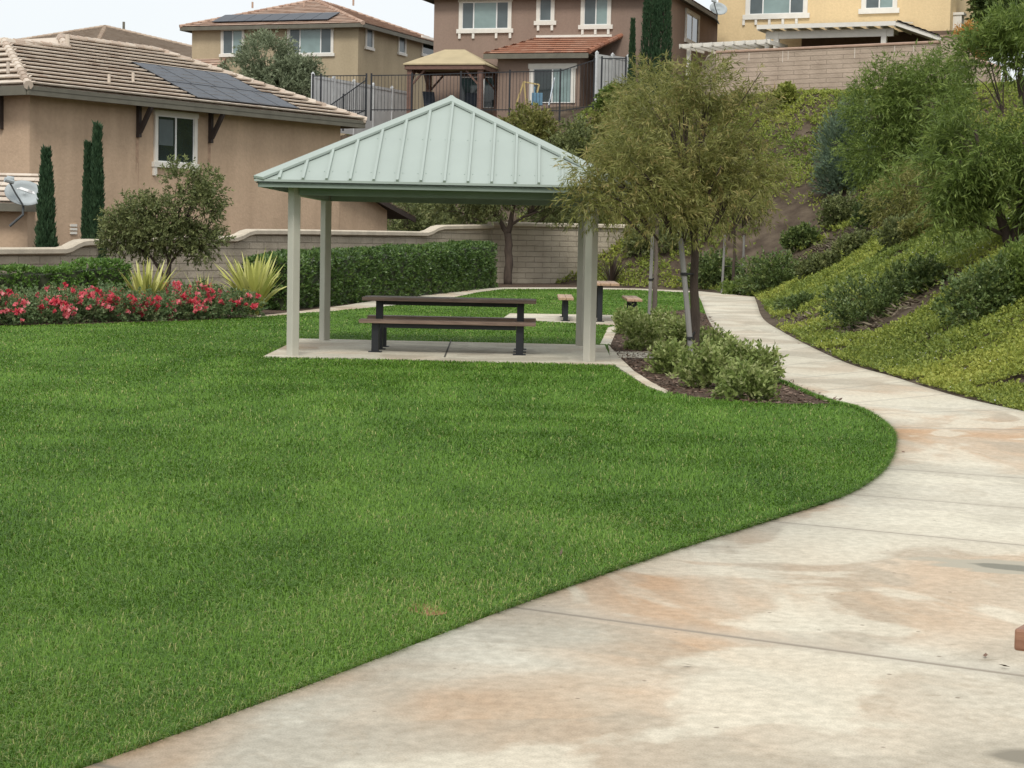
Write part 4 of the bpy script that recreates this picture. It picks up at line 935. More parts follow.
for i in range(4): a, b_ = c[i], c[(i+1) % 4]; mb.face([a, b_, b_-Vector((0, 0, .06)), a-Vector((0, 0, .06))])
mb.build('roof', canvas_m, GZ)
for (a, b_) in (((.1, .1), (gw-.1, .1)), ((gw-.1, .1), (gw-.1, gd-.1)), ((gw-.1, gd-.1), (.1, gd-.1)), ((.1, gd-.1), (.1, .1))):
    mb = MB(); mb.bar((*a, -.17), (*b_, -.17), .09, .2); mb.build('beam', wood_m, GZ)
for x in (.28, gw-.28):
    for y in (.28, gd-.28):
        mb = MB(); mb.box(x-.12, x+.12, y-.12, y+.12, -2.6, -.272); po = mb.build('post', wood_m, GZ)
        for dx, dy in ((1 if x < 1 else -1, 0), (0, 1 if y < 1 else -1)):
            mb = MB(); s_ = Vector((x+dx*.12, y+dy*.12, -.95)); mb.bar(s_, s_+Vector((dx*.62, dy*.62, .68)), .08, .1, (dy, dx, 0)); mb.build('brace', wood_m, po)
FC.win(461, 77, 507, 108, [(1, glass_d), (1, glass_d)], trim=.05, sill=False, tm=dark_m)
chair_m = mat('dark_patio_fabric', (.035, .045, .06), .8, .2, 5)
def patio_chair(label, px, d_, rz):
    p = at(px, 108, d_); t = thing('patio_chair', label, 'chair', (p.x, p.y, 7.62), rz, 'patio chairs under the gazebo')
    mb = MB(); mb.box(-.3, .3, -.3, .3, .38, .46); mb.build('seat', chair_m, t); mb = MB(); mb.obox((0, .28, .47), (1, 0, 0), (0, .97, -.24), (0, .24, .97), -.3, .3, -.03, .03, 0, .6); mb.build('backrest', chair_m, t)
    for x in (-.27, .27):
        for y in (-.27, .27): mb = MB(); mb.box(x-.02, x+.02, y-.02, y+.02, 0, .379); mb.build('leg', black_m, t)
patio_chair('dark patio chair under the left side of the gazebo', 432, 92.5, .5); patio_chair('dark patio chair under the right side of the gazebo', 468, 92.8, -.4)
yb_ = mat('faded_yellow_bar', (.50, .38, .16), .6); bb_ = mat('faded_blue_plastic', (.12, .24, .34), .5); pw_ = mat('pale_blue_slide', (.50, .56, .62), .5)
p_ = at(522, 106, 89.8); t = thing('play_frame', 'small yellow and blue climbing frame with pale slide behind the black fence', 'play frame', (p_.x, p_.y, p_.z))
for a, b_ in (((-.30, 0, 0), (.06, .1, 1.15)), ((.22, 0, 0), (.06, .1, 1.15)), ((.06, .1, 1.13), (.78, .15, 1.02)), ((.78, .15, 1.02), (.66, .1, .5))): mb = MB(); mb.bar(a, b_, .06, .06); mb.build('frame_bar', yb_, t)
mb = MB(); mb.box(.45, .95, -.1, .3, .05, .62); mb.box(.55, .60, -.12, -.101, .1, .9); mb.build('blue_tub', bb_, t)
mb = MB(); mb.bar((1.25, 0, .02), (1.50, .3, 1.32), .34, .05, (1, 0, .2)); mb.build('slide', pw_, t)

# white patio covers by the yellow house
ny = Vector((math.sin(HY.rotation_euler.z), -math.cos(HY.rotation_euler.z), 0))
PC = thing('patio_cover', 'white patio cover with rafter tails in front of the yellow house', 'patio cover', HY.location+ny*3.9, HY.rotation_euler.z)
FP = Face(PC, (0, 0, 0), (1, 0, 0), (0, -1, 0)); a, b_ = FP.at(757, 25.5), FP.at(896, 20.5); c_2 = FP.at(944, 37.5)
zt_ = (a.z+b_.z)/2
mb = MB(); mb.prism([(a.x, 0, zt_), (b_.x, 0, zt_), (b_.x, 3.6, zt_+.35), (a.x, 3.6, zt_+.35)], (0, 0, -.06)); mb.obox((a.x, -.03, zt_), (1, 0, 0), (0, 1, 0), ZU, 0, b_.x-a.x, -.02, .028, -.2, .0); mb.build('cover_roof', trim_m, PC)
mb = MB(); n = int((b_.x-a.x)/.62)
for k in range(n+1):
    x = a.x+.05+k*(b_.x-a.x-.1)/n; mb.box(x-.03, x+.03, .03, 3.5, zt_-.26, zt_-.065)
mb.build('rafters', trim_m, PC)
mb = MB(); mb.box(a.x+.3, b_.x-.2, .45, .6, zt_-.62, zt_-.265); mb.build('beam', trim_m, PC)
for px in (773.5, 881.5): x = FP.at(px, 35).x; mb = MB(); mb.box(x-.12, x+.12, .42, .66, 7.9, zt_-.27); mb.build('post', trim_m, PC)
mb = MB(); mb.prism([(b_.x+.003, 0, zt_), (c_2.x, 0, c_2.z), (c_2.x, 3.6, c_2.z), (b_.x+.003, 3.6, zt_)], (0, 0, -.2)); mb.build('side_slope', trim_m, PC)
mb = MB(); tiled(mb, [Vector((c_2.x, -.05, c_2.z+.02)), Vector((c_2.x, 3.6, c_2.z+.02)), Vector((b_.x-.6, 3.6, zt_+.05)), Vector((b_.x+.05, -.05, zt_+.02))], .3, .3, .05); mb.build('side_tiles', mat('grey_tile', (.20, .17, .15), .85, .2, 5), PC)
mb = MB(); mb.box(a.x+1.2, c_2.x, 3.45, 3.5, 8.0, zt_-.1); mb.build('back_wall', mat('deep_brown_board', (.12, .08, .055), .9), PC)  # plain dark brown board across the back of the cover
a, b_ = at(679, 48.5, 91), at(770, 43.5, 88.8); u = Vector((b_.x-a.x, b_.y-a.y, 0)); Lw = u.length
PG = thing('white_pergola', 'low white lattice pergola behind the left end of the retaining wall', 'pergola', (a.x, a.y, a.z), math.atan2(u.y, u.x))
mb = MB(); mb.prism([(0, 0, 0), (Lw, 0, b_.z-a.z), (Lw, 0, b_.z-a.z+.2), (0, 0, .2)], (0, .06, 0)); mb.build('front_beam', trim_m, PG)
for k in range(9):
    x = .15+k*(Lw-.3)/8; z = (b_.z-a.z)*x/Lw; mb = MB(); mb.box(x-.04, x+.04, .062, 2.6, z+.0, z+.19); mb.box(x-.04, x+.04, -.25, -.002, z+.03, z+.18); mb.build('rafter', trim_m, PG)
for x in (.35, Lw-.3): mb = MB(); mb.box(x-.08, x+.08, .3, .46, -2.4, .0); mb.build('post', trim_m, PG)

# satellite dishes ------------------------------------------------------
dish_m = mat('grey_dish_enamel', (.42, .46, .47), .6, .06, 3, spec=.2); dk = mat('dish_arm_grey', (.10, .11, .115), .5); wht = mat('dish_mark_white', (.8, .8, .8), .5)
def dish(label, px, py, d_, rx, ry, tilt, face, marks, foot):
    c = at(px, py, d_); N = Vector(face).normalized(); U = Vector((0, 0, 1)).cross(N).normalized(); U = (U*math.cos(tilt)+N.cross(U)*math.sin(tilt)).normalized(); V_ = N.cross(U)
    ft = at(*foot, d_+.12); t = thing('satellite_dish', label, 'satellite dish', ft); c = c-ft; mb = MB(); rings = []
    for r in (0, .4, .7, 1.0):
        for k in range(28): an = 2*PI*k/28; mb.v.append(tuple(c+U*(rx*r*math.cos(an))+V_*(ry*r*math.sin(an))+N*(.09*(r*r-1))))
    for i in range(3):
        for k in range(28): mb.f.append((i*28+k, i*28+(k+1) % 28, (i+1)*28+(k+1) % 28, (i+1)*28+k)); mb.var.append(.5)
    o = mb.build('reflector', dish_m, t, smooth=True); md = o.modifiers.new('s', 'SOLIDIFY'); md.thickness = .02
    for (x, y, a_, b2, rot) in marks:
        mb = MB(); q = c+U*x*rx+V_*y*ry-N*.055; cu, cv = U*math.cos(rot)+V_*math.sin(rot), V_*math.cos(rot)-U*math.sin(rot)
        mb.obox(q, cu, cv, N, -a_, a_, -b2, b2, 0, .012); mb.build('mark', wht, t)
    lo = c-V_*ry*.95; lnb = c-U*rx*.80+V_*ry*.35+N*.42
    mb = MB(); mb.tube([lo, lo.lerp(lnb, .5)-V_*.02, lnb], .025, 6); mb.build('feed_arm', dk, t)
    mb = MB(); mb.tube([lnb-U*.10+N*.06, lnb+U*.12-N*.03], .065, 8); mb.tube([lnb-U*.06+V_*.08, lnb+U*.12+V_*.07], .05, 8); mb.build('receiver', dish_m, t)
    mb = MB(); mb.tube([lo+V_*ry*.25-N*.09, lo-N*.10-Vector((0, 0, .22)), Vector((0, 0, 0))], .035, 7); mb.build('mast', dk, t)
dish('grey satellite dish with a white mark, on the low roof at the left edge', 24.5, 193, 48.8, .50, .34, -.12, (.25, -1, .35), [(-.42, .42, .045, .045, 0), (.05, .30, .17, .035, -.22), (.36, .20, .10, .03, -.22)], (10, 226))
dish('grey satellite dish under the brown house eave beside the yellow house', 718.5, 8.5, 93.5, .44, .32, -.2, (.1, -1, .3), [], (719, 24))

# ================================================================== PLANTS
bark_d = mat('dark_bark', (.075, .055, .042), .95, .3, 9, bump=.8, stretch=(1, 1, .25)); bark_g = mat('grey_bark', (.17, .14, .115), .95, .25, 9, bump=.8, stretch=(1, 1, .25))
stake_m = mat('weathered_stake', (.27, .26, .245), .9, .25, 7, stretch=(1, 1, .15)); tie_m = mat('black_tree_tie', (.02, .02, .02), .6)
willow = var_mat('olive_willow_leaf', [(0.098, 0.106, 0.028), (0.169, 0.183, 0.049), (0.241, 0.249, 0.071), (0.317, 0.307, 0.108), (0.399, 0.289, 0.119)], .5, .35, .3)
dusk = var_mat('dusky_leaf', [(0.083, 0.1, 0.04), (0.141, 0.17, 0.065), (0.215, 0.247, 0.092), (0.298, 0.299, 0.131)], .55, .25, .3)
fresh = var_mat('fresh_green_leaf', [(0.077, 0.118, 0.026), (0.139, 0.203, 0.044), (0.208, 0.282, 0.066), (0.306, 0.373, 0.105)], .5, .35, .3)
olive = var_mat('grey_green_leaf', [(0.14, 0.175, 0.105), (0.238, 0.28, 0.168), (0.336, 0.378, 0.238)], .55, .25, .3)
bluegr = var_mat('blue_green_needle', [(0.085, 0.13, 0.085), (0.14, 0.2, 0.13), (0.2, 0.27, 0.18)], .5, .15, .3)
cypr = var_mat('cypress_scale', [(.025, .055, .028), (.04, .085, .038), (.06, .11, .05)], .6, .1, .3)
deep = var_mat('deep_green_leaf', [(0.062, 0.101, 0.033), (0.106, 0.16, 0.049), (0.168, 0.227, 0.068), (0.247, 0.286, 0.091)], .45, .25, .4)
hedge_l = var_mat('hedge_leaf', [(0.039, 0.073, 0.022), (0.069, 0.125, 0.034), (0.111, 0.191, 0.046), (0.18, 0.264, 0.059)], .4, .2, .45)
bright_h = var_mat('bright_hedge_leaf', [(0.048, 0.096, 0.022), (0.09, 0.174, 0.034), (0.144, 0.264, 0.048), (0.204, 0.336, 0.066)], .4, .25, .45)
vari = var_mat('variegated_leaf', [(0.115, 0.16, 0.042), (0.2, 0.265, 0.07), (0.32, 0.375, 0.13), (0.53, 0.54, 0.28)], .5, .25, .3)
yelgr = var_mat('yellow_green_leaf', [(0.13, 0.169, 0.039), (0.234, 0.273, 0.058), (0.351, 0.377, 0.091), (0.468, 0.468, 0.143)], .5, .3, .3)
rose_l = var_mat('rose_leaf', [(0.07, 0.116, 0.047), (0.116, 0.186, 0.07), (0.186, 0.256, 0.109), (0.248, 0.233, 0.124)], .5, .25, .35)
rose_f = var_mat('rose_petal', [(0.52, 0.04, 0.07), (0.7, 0.085, 0.12), (0.8, 0.22, 0.25), (0.84, 0.54, 0.52)], .6, .3, .2)
orange_l = var_mat('orange_leaf', [(.45, .22, .06), (.58, .32, .09), (.66, .42, .15)], .5, .3, .3)
flax = var_mat('flax_blade', [(0.204, 0.228, 0.06), (0.396, 0.42, 0.102), (0.6, 0.6, 0.192), (0.72, 0.696, 0.312)], .45, .25, .4)
flax_d = var_mat('dark_flax_blade', [(.03, .022, .02), (.06, .045, .035), (.09, .065, .05)], .45, .1, .4)

def tree(name, label, loc, trunks, blobs, n, per, tw, ln, wd, m, bark, group=None, cat='tree', **k):
    t = thing(name, label, cat, loc, 0, group)
    if trunks: trunk_mesh(trunks, bark, t)
    crown_mesh('crown', blobs, n, per, tw, ln, wd, m, t, twigs=70 if trunks else 0, tw_mat=bark, **k); return t
def stake(label, a, b_, r=.033, tie=None, tiepts=()):
    a, b_ = Vector(a), Vector(b_); t = thing('tree_stake', label, 'stake', a); mb = MB(); mb.tube([(0, 0, -.1), (b_-a)*.5, b_-a], [r*1.05, r, r*.95], 8); mb.build('pole', stake_m, t)
    for z, to in tiepts:
        p = (b_-a)*z; q = Vector(to)-a; mb = MB(); d_ = (q-p); mb.tube([p-d_.normalized()*.05, p, q], .014, 6); mb.tube([p+Vector((0, 0, -.02)), p+Vector((0, 0, .02))], r*1.35, 8); mb.build('tie', tie_m, t)

# the willowy tree in front of the pavilion's right side
b1 = at(694.5, 363, 25.2); b1.z = 0
def clear_roof(C):            # keep leaves out of the pavilion roof
    hx = np.maximum(np.abs(C[:, 0]+.937), np.abs(C[:, 1]-27.144)); return ~((hx < 2.5) & (C[:, 2] < 3.62-(hx/2.43)*1.24+.06) & (C[:, 2] > 2.0))
tree('willowy_tree', 'olive leaved willowy tree with dark staked trunk in the front planting bed', b1,
     [([(0, 0, -.1), (-.01, .02, .8), (-.05, 0, 1.6), (-.06, .02, 2.2), (0, .05, 2.9), (.05, 0, 3.5)], .072, .018), ([(-.05, 0, 1.75), (-.4, -.5, 2.2), (-.85, -.85, 2.5)], .03, .01), ([(-.4, -.5, 2.2), (-1.1, -1.0, 2.3), (-1.6, -1.15, 2.35)], .016, .004), ([(-.05, 0, 1.9), (.35, .1, 2.4), (.75, .1, 2.9)], .03, .008),
      ([(-.05, 0, 2.0), (-.3, .1, 2.8), (-.5, .15, 3.5)], .03, .008), ([(0, 0, 2.6), (.4, -.1, 3.3), (.75, -.1, 3.85)], .02, .005), ([(-.05, 0, 1.7), (.1, -.4, 2.3), (.2, -.7, 2.6)], .03, .008)],
     [(-.12, 0, 2.9, .62, .6, .55), (-.85, -.85, 2.4, .5, .4, .40), (.55, 0, 2.6, .42, .5, .42), (-.42, .1, 3.45, .45, .45, .38), (.2, -.2, 2.2, .6, .6, .38), (-1.25, -1.1, 2.2, .36, .3, .26), (-1.55, -1.15, 2.15, .2, .2, .16), (-1.0, -1.0, 2.75, .35, .3, .25), (-1.5, -1.1, 2.5, .2, .2, .09), (-.75, 0, 3.05, .42, .42, .34), (-.45, -.6, 2.05, .45, .42, .28), (.6, -.1, 3.3, .28, .28, .32), (.9, 0, 2.3, .28, .36, .26), (.70, -.1, 3.8, .09, .09, .18), (.1, 0, 3.7, .3, .3, .28), (-.1, -.5, 2.6, .5, .35, .4)],
     2900, 12, .30, .10, .015, willow, bark_d, droop=.75, spread=.85, gap=.47, gapscale=2.3, keep=lambda C: clear_roof(C) & (C[:, 2] > 1.72+.16*np.abs(C[:, 0]-b1.x-.1)), up=.12, gvar=.7)
stake('pale leaning wooden stake tied to the dark trunk of the willowy tree', at(693, 362, 24.9).xy.to_3d(), at(680.5, 238, 24.9), .036, tiepts=((.22, tuple(b1+Vector((-.0, .0, .45)))), (.72, tuple(b1+Vector((-.03, .0, 1.2))))))
# second tree behind it
b2 = at(653.5, 322, 38); b2.z = 0
tree('willowy_tree', 'olive willowy tree with thin trunk behind the pale shrubs, left of the dark trunk', b2,
     [([(0, 0, -.1), (.02, 0, 1), (.02, .03, 2.0), (.05, 0, 3.2), (0, 0, 4.2)], .055, .012), ([(.02, 0, 2.0), (-.6, .1, 2.9), (-.9, .1, 3.5)], .03, .008), ([(.02, 0, 2.1), (.6, -.1, 3.0), (1.0, -.1, 3.6)], .03, .008)],
     [(0, 0, 3.6, .95, 1, 1.0), (-.75, 0, 3.0, .65, .7, .7), (.7, 0, 3.0, .7, .7, .8), (0, 0, 2.4, .8, .8, .5), (-.2, 0, 4.5, .6, .6, .6), (.9, 0, 4.1, .5, .5, .6)], 1900, 12, .4, .14, .018, willow, bark_g, droop=.7, spread=.85, gap=.46, up=.1, gapscale=1.8)
stake('thin wooden stake beside the thin trunk behind the pale shrubs', (b2.x-.10, 37.9, 0), (b2.x-.07, 37.9, 1.75), .035, tiepts=((.5, (b2.x, 38, .9)),))
# young staked tree at the foot of the slope
b3 = onterr(733.5, 64)
tree('young_tree', 'slender young tree with cross braced stakes at the foot of the slope', b3, [([(0, 0, -.1), (.03, 0, 1.2), (0, 0, 2.4), (.05, 0, 3.6)], .06, .02)],
     [(0, 0, 3.2, .9, 1, .7), (-.7, 0, 2.7, .6, .6, .5), (.6, 0, 2.8, .6, .6, .5)], 420, 12, .4, .17, .03, willow, bark_d, droop=.8, up=.05)
stake('left stake of the young tree at the foot of the slope', (b3.x-.35, 64, b3.z), (b3.x-.30, 64, b3.z+1.9), .04); stake('right stake of the young tree, holding its dark cross brace', (b3.x+.34, 64, b3.z), (b3.x+.34, 64, b3.z+1.9), .04, tiepts=((.45, (b3.x-.33, 64, b3.z+.86)),))
# tree behind the pavilion, by the garden wall
b4 = at(508, 285, 69.0); b4.z = 0
tree('wall_tree', 'dark spreading tree with forked trunk in front of the garden wall corner', b4,
     [([(0, 0, -.1), (0, 0, 1.0), (-.05, 0, 1.85)], .16, .13), ([(-.05, 0, 1.8), (-.35, 0, 2.3), (-.8, .1, 3.4)], .11, .04), ([(-.05, 0, 1.8), (.1, 0, 2.5), (.3, 0, 3.6)], .12, .04), ([(.0, 0, 2.1), (.5, -.1, 2.45), (1.2, -.1, 2.7), (1.7, -.1, 3.2)], .06, .02), ([(-.4, 0, 2.4), (-1.2, 0, 2.9), (-1.9, 0, 3.3)], .06, .02)],
     [(-.2, 0, 3.7, 1.9, 1.4, 1.1), (-1.7, 0, 3.4, 1.2, 1, .9), (1.5, 0, 3.4, 1.3, 1, .9), (.2, 0, 4.3, 1.4, 1.2, .7), (2.2, 0, 2.9, .6, .6, .45), (-2.2, 0, 2.8, .6, .6, .4)], 2300, 12, .4, .16, .045, dusk, bark_d, droop=.5, gap=.44, gapscale=1.4)
for px, d_, w_, h_, lab in ((405, 76, 2.2, 3.0, 'dark bushy tree behind the garden wall, left of the forked tree'), (448, 78, 2.0, 3.4, 'dark bushy tree behind the garden wall, directly left of the forked tree crown'), (566, 76, 1.7, 3.0, 'dark bushy tree behind the wall, right of the forked tree')):
    o = onterr(px, d_); tree('bushy_tree', lab, o, [([(0, 0, -.1), (0, 0, 1.2), (.1, 0, h_*.8)], .12, .03)], [(0, 0, h_*.62, w_*.8, w_*.7, h_*.45), (-w_*.4, 0, h_*.42, w_*.5, w_*.5, h_*.38), (w_*.4, 0, h_*.45, w_*.5, w_*.5, h_*.36)], 1300, 12, .4, .17, .06, dusk, bark_d, gap=.41, gapscale=1.3)
# bed tree on the left
b5 = at(168, 288, 43); b5.z = 0
S5 = 43/1900
tree('bed_tree', 'small dusky leaved tree with two lobed crown above the rose bed', b5,
     [([(.05, 0, -.1), (.0, 0, .5), (.02, 0, 1.0), (.1, 0, 1.7), (.35, 0, 2.4)], .075, .02), ([(.02, 0, .45), (-.35, 0, 1.0), (-.8, 0, 1.6)], .045, .012), ([(.02, 0, .9), (.4, .1, 1.4), (.75, .1, 1.9)], .035, .01), ([(.02, 0, 1.0), (-.3, 0, 1.7), (-.6, 0, 2.2)], .03, .01)],
     [(-.72, 0, 1.75, .72, .65, .58), (-.2, 0, 1.55, .65, .6, .45), (.45, 0, 2.05, .62, .6, .68), (.75, 0, 2.45, .45, .45, .55), (.25, 0, 2.75, .32, .3, .42), (-1.1, 0, 1.55, .38, .4, .4), (.85, 0, 1.4, .40, .4, .40), (.35, 0, 1.5, .5, .5, .3), (-.55, 0, 2.15, .3, .3, .3)],
     2300, 12, .24, .09, .032, dusk, bark_d, droop=.5, gap=.44, gapscale=2.6)
# cypresses
def cypress(label, px, ytop, ybase, d_, wpx, z0, group=None):
    top = at(px, ytop, d_); p = at(px, ybase, d_); r = wpx*d_/1900/2; o = Vector((p.x, d_, z0)); h = top.z-z0
    t = thing('cypress', label, 'cypress', o, 0, group); mb = MB(); mb.tube([(0, 0, -.1), (0, 0, h*.9)], [.07, .02], 7); mb.build('trunk', bark_d, t)
    n = int(1400*max(1, h/4)); u = rng.random(n); zz = u*h; prof = r*np.clip(np.minimum(1, .75+u*1.5)*(1-u**1.25)+.05, .05, 1)*(.85+.3*fbm(u*9, u*0+px, 0, 2)); an = rng.random(n)*2*PI; rr = np.sqrt(rng.uniform(.25, 1, n))*prof
    C = np.stack([rr*np.cos(an), rr*np.sin(an), zz], 1); A = np.stack([np.cos(an)*.28, np.sin(an)*.28, np.ones(n)], 1); V, Fc, var = sprigs(C, unit(A), 9, .22, .15, .04, .28, 0, .6)
    link('foliage', mesh_np('foliage', V, [Fc], var), cypr, t)
cypress('slim dark cypress nearest the left edge, against the tan wall', 46, 158, 246, 46.5, 22, -.1); cypress('taller slim dark cypress left of the two lobed tree, against the tan wall', 97, 134, 242, 47.5, 13, -.1); cypress('thin dark cypress sprig hugging the left side of the taller cypress', 88, 152, 242, 47.6, 9, -.1)
cypress('left of two broad cypresses cut off by the top edge, by the brown house', 649, -95, 78, 90.5, 21, 7.4); cypress('right of two broad cypresses cut off by the top edge, by the brown house', 662, -90, 78, 90.3, 21, 7.4); cypress('short thin cypress beside the brown house bay', 632, 24, 60, 90.5, 7, 7.4)
# right-hand slope trees
def slope_tree(name, label, px, py, blobs_px, n, per, tw, ln, wd, m, bark, trunks_px, d_=None, **k):
    """crown lobes measured as (px, py, rx px, ry px, depth offset) at the trunk's distance"""
    o = th(px, py) if d_ is None else onterr(px, d_); d_ = o.y; s_ = d_/F
    def loc(q): a = at(q[0], q[1], d_+(q[2] if len(q) > 2 else 0)); return tuple(a-o)
    bl = []
    for b_ in blobs_px: a = at(b_[0], b_[1], d_+(b_[4] if len(b_) > 4 else 0))-o; bl.append((a.x, a.y, a.z, b_[2]*s_, max(b_[2], b_[3])*s_*.9, b_[3]*s_))
    tr = [([(0, 0, -.2) if q is None else loc(q) for q in pts], r0*s_, r1*s_) for pts, r0, r1 in trunks_px]
    return tree(name, label, o, tr, bl, n, per, tw, ln, wd, m, bark, **k)
slope_tree('slope_tree', 'big fresh green tree at the right edge of the slope, nearest of the slope trees', 1012, 243, [(985, 150, 52, 46), (985, 85, 42, 36), (988, 62, 30, 24), (960, 140, 36, 32), (1030, 110, 60, 60), (940, 165, 40, 34), (1005, 70, 38, 40), (1040, 168, 45, 28), (955, 115, 36, 34), (915, 195, 24, 20), (968, 196, 22, 12), (1024, 40, 30, 26), (935, 215, 22, 14), (1060, 160, 60, 60)], 5000, 12, .42, .15, .024, fresh, bark_d,
           [([None, (1000, 212), (985, 180), (975, 130)], 6, 1.5), ([None, (1020, 205), (1030, 140), (1020, 60)], 5, 1.2), ([(1006, 236), (985, 226), (962, 214), (940, 200)], 2.2, .7), ([(985, 185), (950, 150)], 2, .7)], droop=.5, up=.15, spread=.85, gap=.465, gapscale=1.15)
slope_tree('slope_tree', 'mid green upright tree in front of the rosy retaining wall', 931, 206, [(900, 115, 38, 40), (930, 95, 34, 42), (880, 150, 34, 34), (925, 150, 36, 34), (868, 110, 18, 28), (905, 178, 30, 18), (945, 66, 16, 18), (885, 80, 13, 18)], 3000, 12, .55, .19, .034, fresh, bark_g, [([None, (928, 180), (920, 130), (915, 80)], 3, 1), ([(928, 185), (895, 150), (880, 120)], 2, .7)], droop=.5, up=.25, gap=.44, gapscale=1.3)
slope_tree('olive_slope_tree', 'olive green low tree under the nearest slope tree, left of its trunk', 916, 222, [(925, 190, 36, 24), (895, 205, 22, 16), (955, 205, 22, 16)], 900, 12, .4, .15, .025, willow, bark_d, [([None, (918, 200), (915, 180)], 2, .8)], droop=.6, gap=.43, gapscale=1.6)
slope_tree('blue_green_shrub', 'blue green spiky shrub at the left of the slope trees', 838, 197, [(848, 158, 20, 34), (838, 180, 18, 20), (860, 125, 15, 24), (852, 185, 24, 14), (834, 145, 9, 22)], 1500, 14, .55, .20, .03, bluegr, bark_d, [([None, (845, 150)], 2, .8)], up=.9, spread=.45, gap=.43, gapscale=1.2)
slope_tree('dark_tree', 'dark round leaved tree at the top right corner behind the others', 1003, 60, [(1003, 15, 22, 20), (1000, 50, 26, 20), (1012, 38, 16, 16), (990, 0, 16, 16), (1024, 10, 20, 26)], 1100, 12, .5, .25, .14, deep, bark_d, [([None, (1003, 20)], 2, 1)], d_=91, gap=.41, gapscale=1.0)
slope_tree('orange_shrub', 'small orange leaved shrub beside the retaining wall pillar', 969, 62, [(968, 38, 10, 11), (975, 52, 10, 9), (965, 50, 8, 9)], 500, 12, .3, .17, .05, orange_l, bark_d, [([None, (969, 45)], 1, .4)], d_=83.5, gap=.38)
slope_tree('olive_tree', 'rounded grey green tree in front of the olive house', 266, 100, [(268, 65, 30, 24), (245, 82, 24, 20), (292, 78, 26, 22), (275, 90, 40, 18), (300, 92, 14, 12), (262, 50, 12, 10)], 2600, 12, .5, .22, .06, olive, bark_g, [([None, (266, 70)], 3, 1)], d_=97, gap=.42, gapscale=1.0, up=.5)

# shrubs -------------------------------------------------------------
def shrub(label, px, py, w_, h_, m, n=420, per=11, ln=.09, wd=.04, d_=None, name='shrub', group=None, flat=False, up=.55, dep=None):
    o = th(px, py) if d_ is None else onterr(px, d_); s_ = o.y/F; rx, hz = w_*s_/2, h_*s_
    bl = [(0, 0, hz*.35, rx*.8, (dep or rx*.8), hz*.55), (-rx*.5, .1, hz*.28, rx*.5, rx*.6, hz*.45), (rx*.5, 0, hz*.28, rx*.5, rx*.6, hz*.45), (rx*.1, -rx*.3, hz*.5, rx*.5, rx*.5, hz*.42)]
    t = thing(name, label, 'shrub', o, 0, group); crown_mesh('foliage', bl, n, per, max(.12, hz*.2)*(1.5 if name == 'variegated_shrub' else 1), ln, wd, m, t, up=up, gap=.44 if name == 'variegated_shrub' else .40, gapscale=2.6, flat_bottom=None, spread=.9); return t
SH = [('dark green shrub at the back of the path bend, left of the young tree', 712, 287, 56, 36, deep), ('dark green shrub at the back of the path bend, right of the young tree', 770, 292, 66, 40, deep),
      ('low grey green shrub spilling over the end of the path', 748, 294, 56, 15, fresh), ('low dark shrub on bare soil halfway up the slope', 801, 249, 36, 24, deep), ('dark grey shrub below the blue green shrub', 842, 223, 44, 28, dusk),
      ('dark green shrub right of the bare soil strip', 880, 225, 46, 30, deep), ('grey twiggy shrub along the bare soil strip', 858, 254, 46, 22, dusk), ('grey shrub on the ridge below the slope trees', 905, 245, 52, 30, dusk),
      ('olive shrub beneath the olive low tree', 930, 238, 60, 26, willow), ('grey green shrub left of the bare soil, above the path bend', 822, 275, 50, 22, dusk), ('large dark mounding shrub in the middle of the right slope', 872, 318, 92, 44, deep),
      ('dark mounding shrub right of the largest mound', 918, 292, 66, 34, deep), ('large dark green shrub low on the slope at the right edge', 985, 322, 86, 62, deep), ('leafy green shrub at the right edge under the tree trunk', 1024, 300, 70, 58, fresh),
      ('yellow green bush showing just left of the pavilion roof', 378, 136, 62, 28, yelgr), ('olive yellow bush on the slope right of the pavilion roof peak', 528, 150, 62, 44, willow), ('dark grey bush on the slope beside the willowy tree', 572, 172, 56, 52, dusk),
      ('small bright sapling against the rosy retaining wall', 786, 104, 18, 20, yelgr), ('dark bush under the black fence, beside the fence bend', 468, 118, 44, 18, dusk), ('green bush below the white vinyl fence by the bay', 612, 112, 30, 26, fresh), ('olive bush right of the dark grey bush, behind the willowy tree', 612, 150, 50, 44, willow),
      ('dry grey shrub under the willowy tree crown on the slope', 655, 250, 60, 30, dusk), ('dark low shrub beside the top of the path', 800, 310, 40, 14, deep), ('dark weedy clump at the foot of the retaining wall', 735, 108, 40, 14, dusk)]
for lab, px, py, w_, h_, m in SH:
    o = th(px, py); k = (o.y/45)
    shrub(lab, px, py, w_, h_, m, n=int(300+w_*h_*.12), ln=.085*max(.8, k), wd=.042*max(.8, k))
# pale variegated shrubs in the beds
VS = [('pale variegated shrub at the front of the bed, lowest and nearest the path', 750, 400, 54, 40, 0), ('pale variegated shrub just right of the stake foot', 706, 388, 50, 54, 0), ('tall loose pale shrub against the path edge', 764, 384, 38, 46, 0), ('pale shrub between the tall loose one and the stake', 735, 382, 44, 50, 0),
      ('small round pale shrub left of the stake foot', 671, 374, 36, 36, 0), ('pale shrub behind the trunk of the willowy tree', 716, 364, 44, 42, 0), ('wide pale shrub left of the stake, across the narrow walk', 640, 350, 58, 42, 0), ('pale shrub in the rear bed next to the table slab', 628, 334, 40, 32, 0),
      ('pale shrub in the rear bed in front of the thin trunk', 660, 338, 54, 36, 0), ('pale shrub in the rear bed beside the path', 683, 346, 34, 34, 0)]
for lab, px, py, w_, h_, d_ in VS:
    d_ = gp(px, py).y; w_ *= .82; h_ *= .70
    shrub(lab, px, py, w_, h_, vari, n=230, per=11, ln=.066, wd=.032, d_=d_, name='variegated_shrub', up=.7)
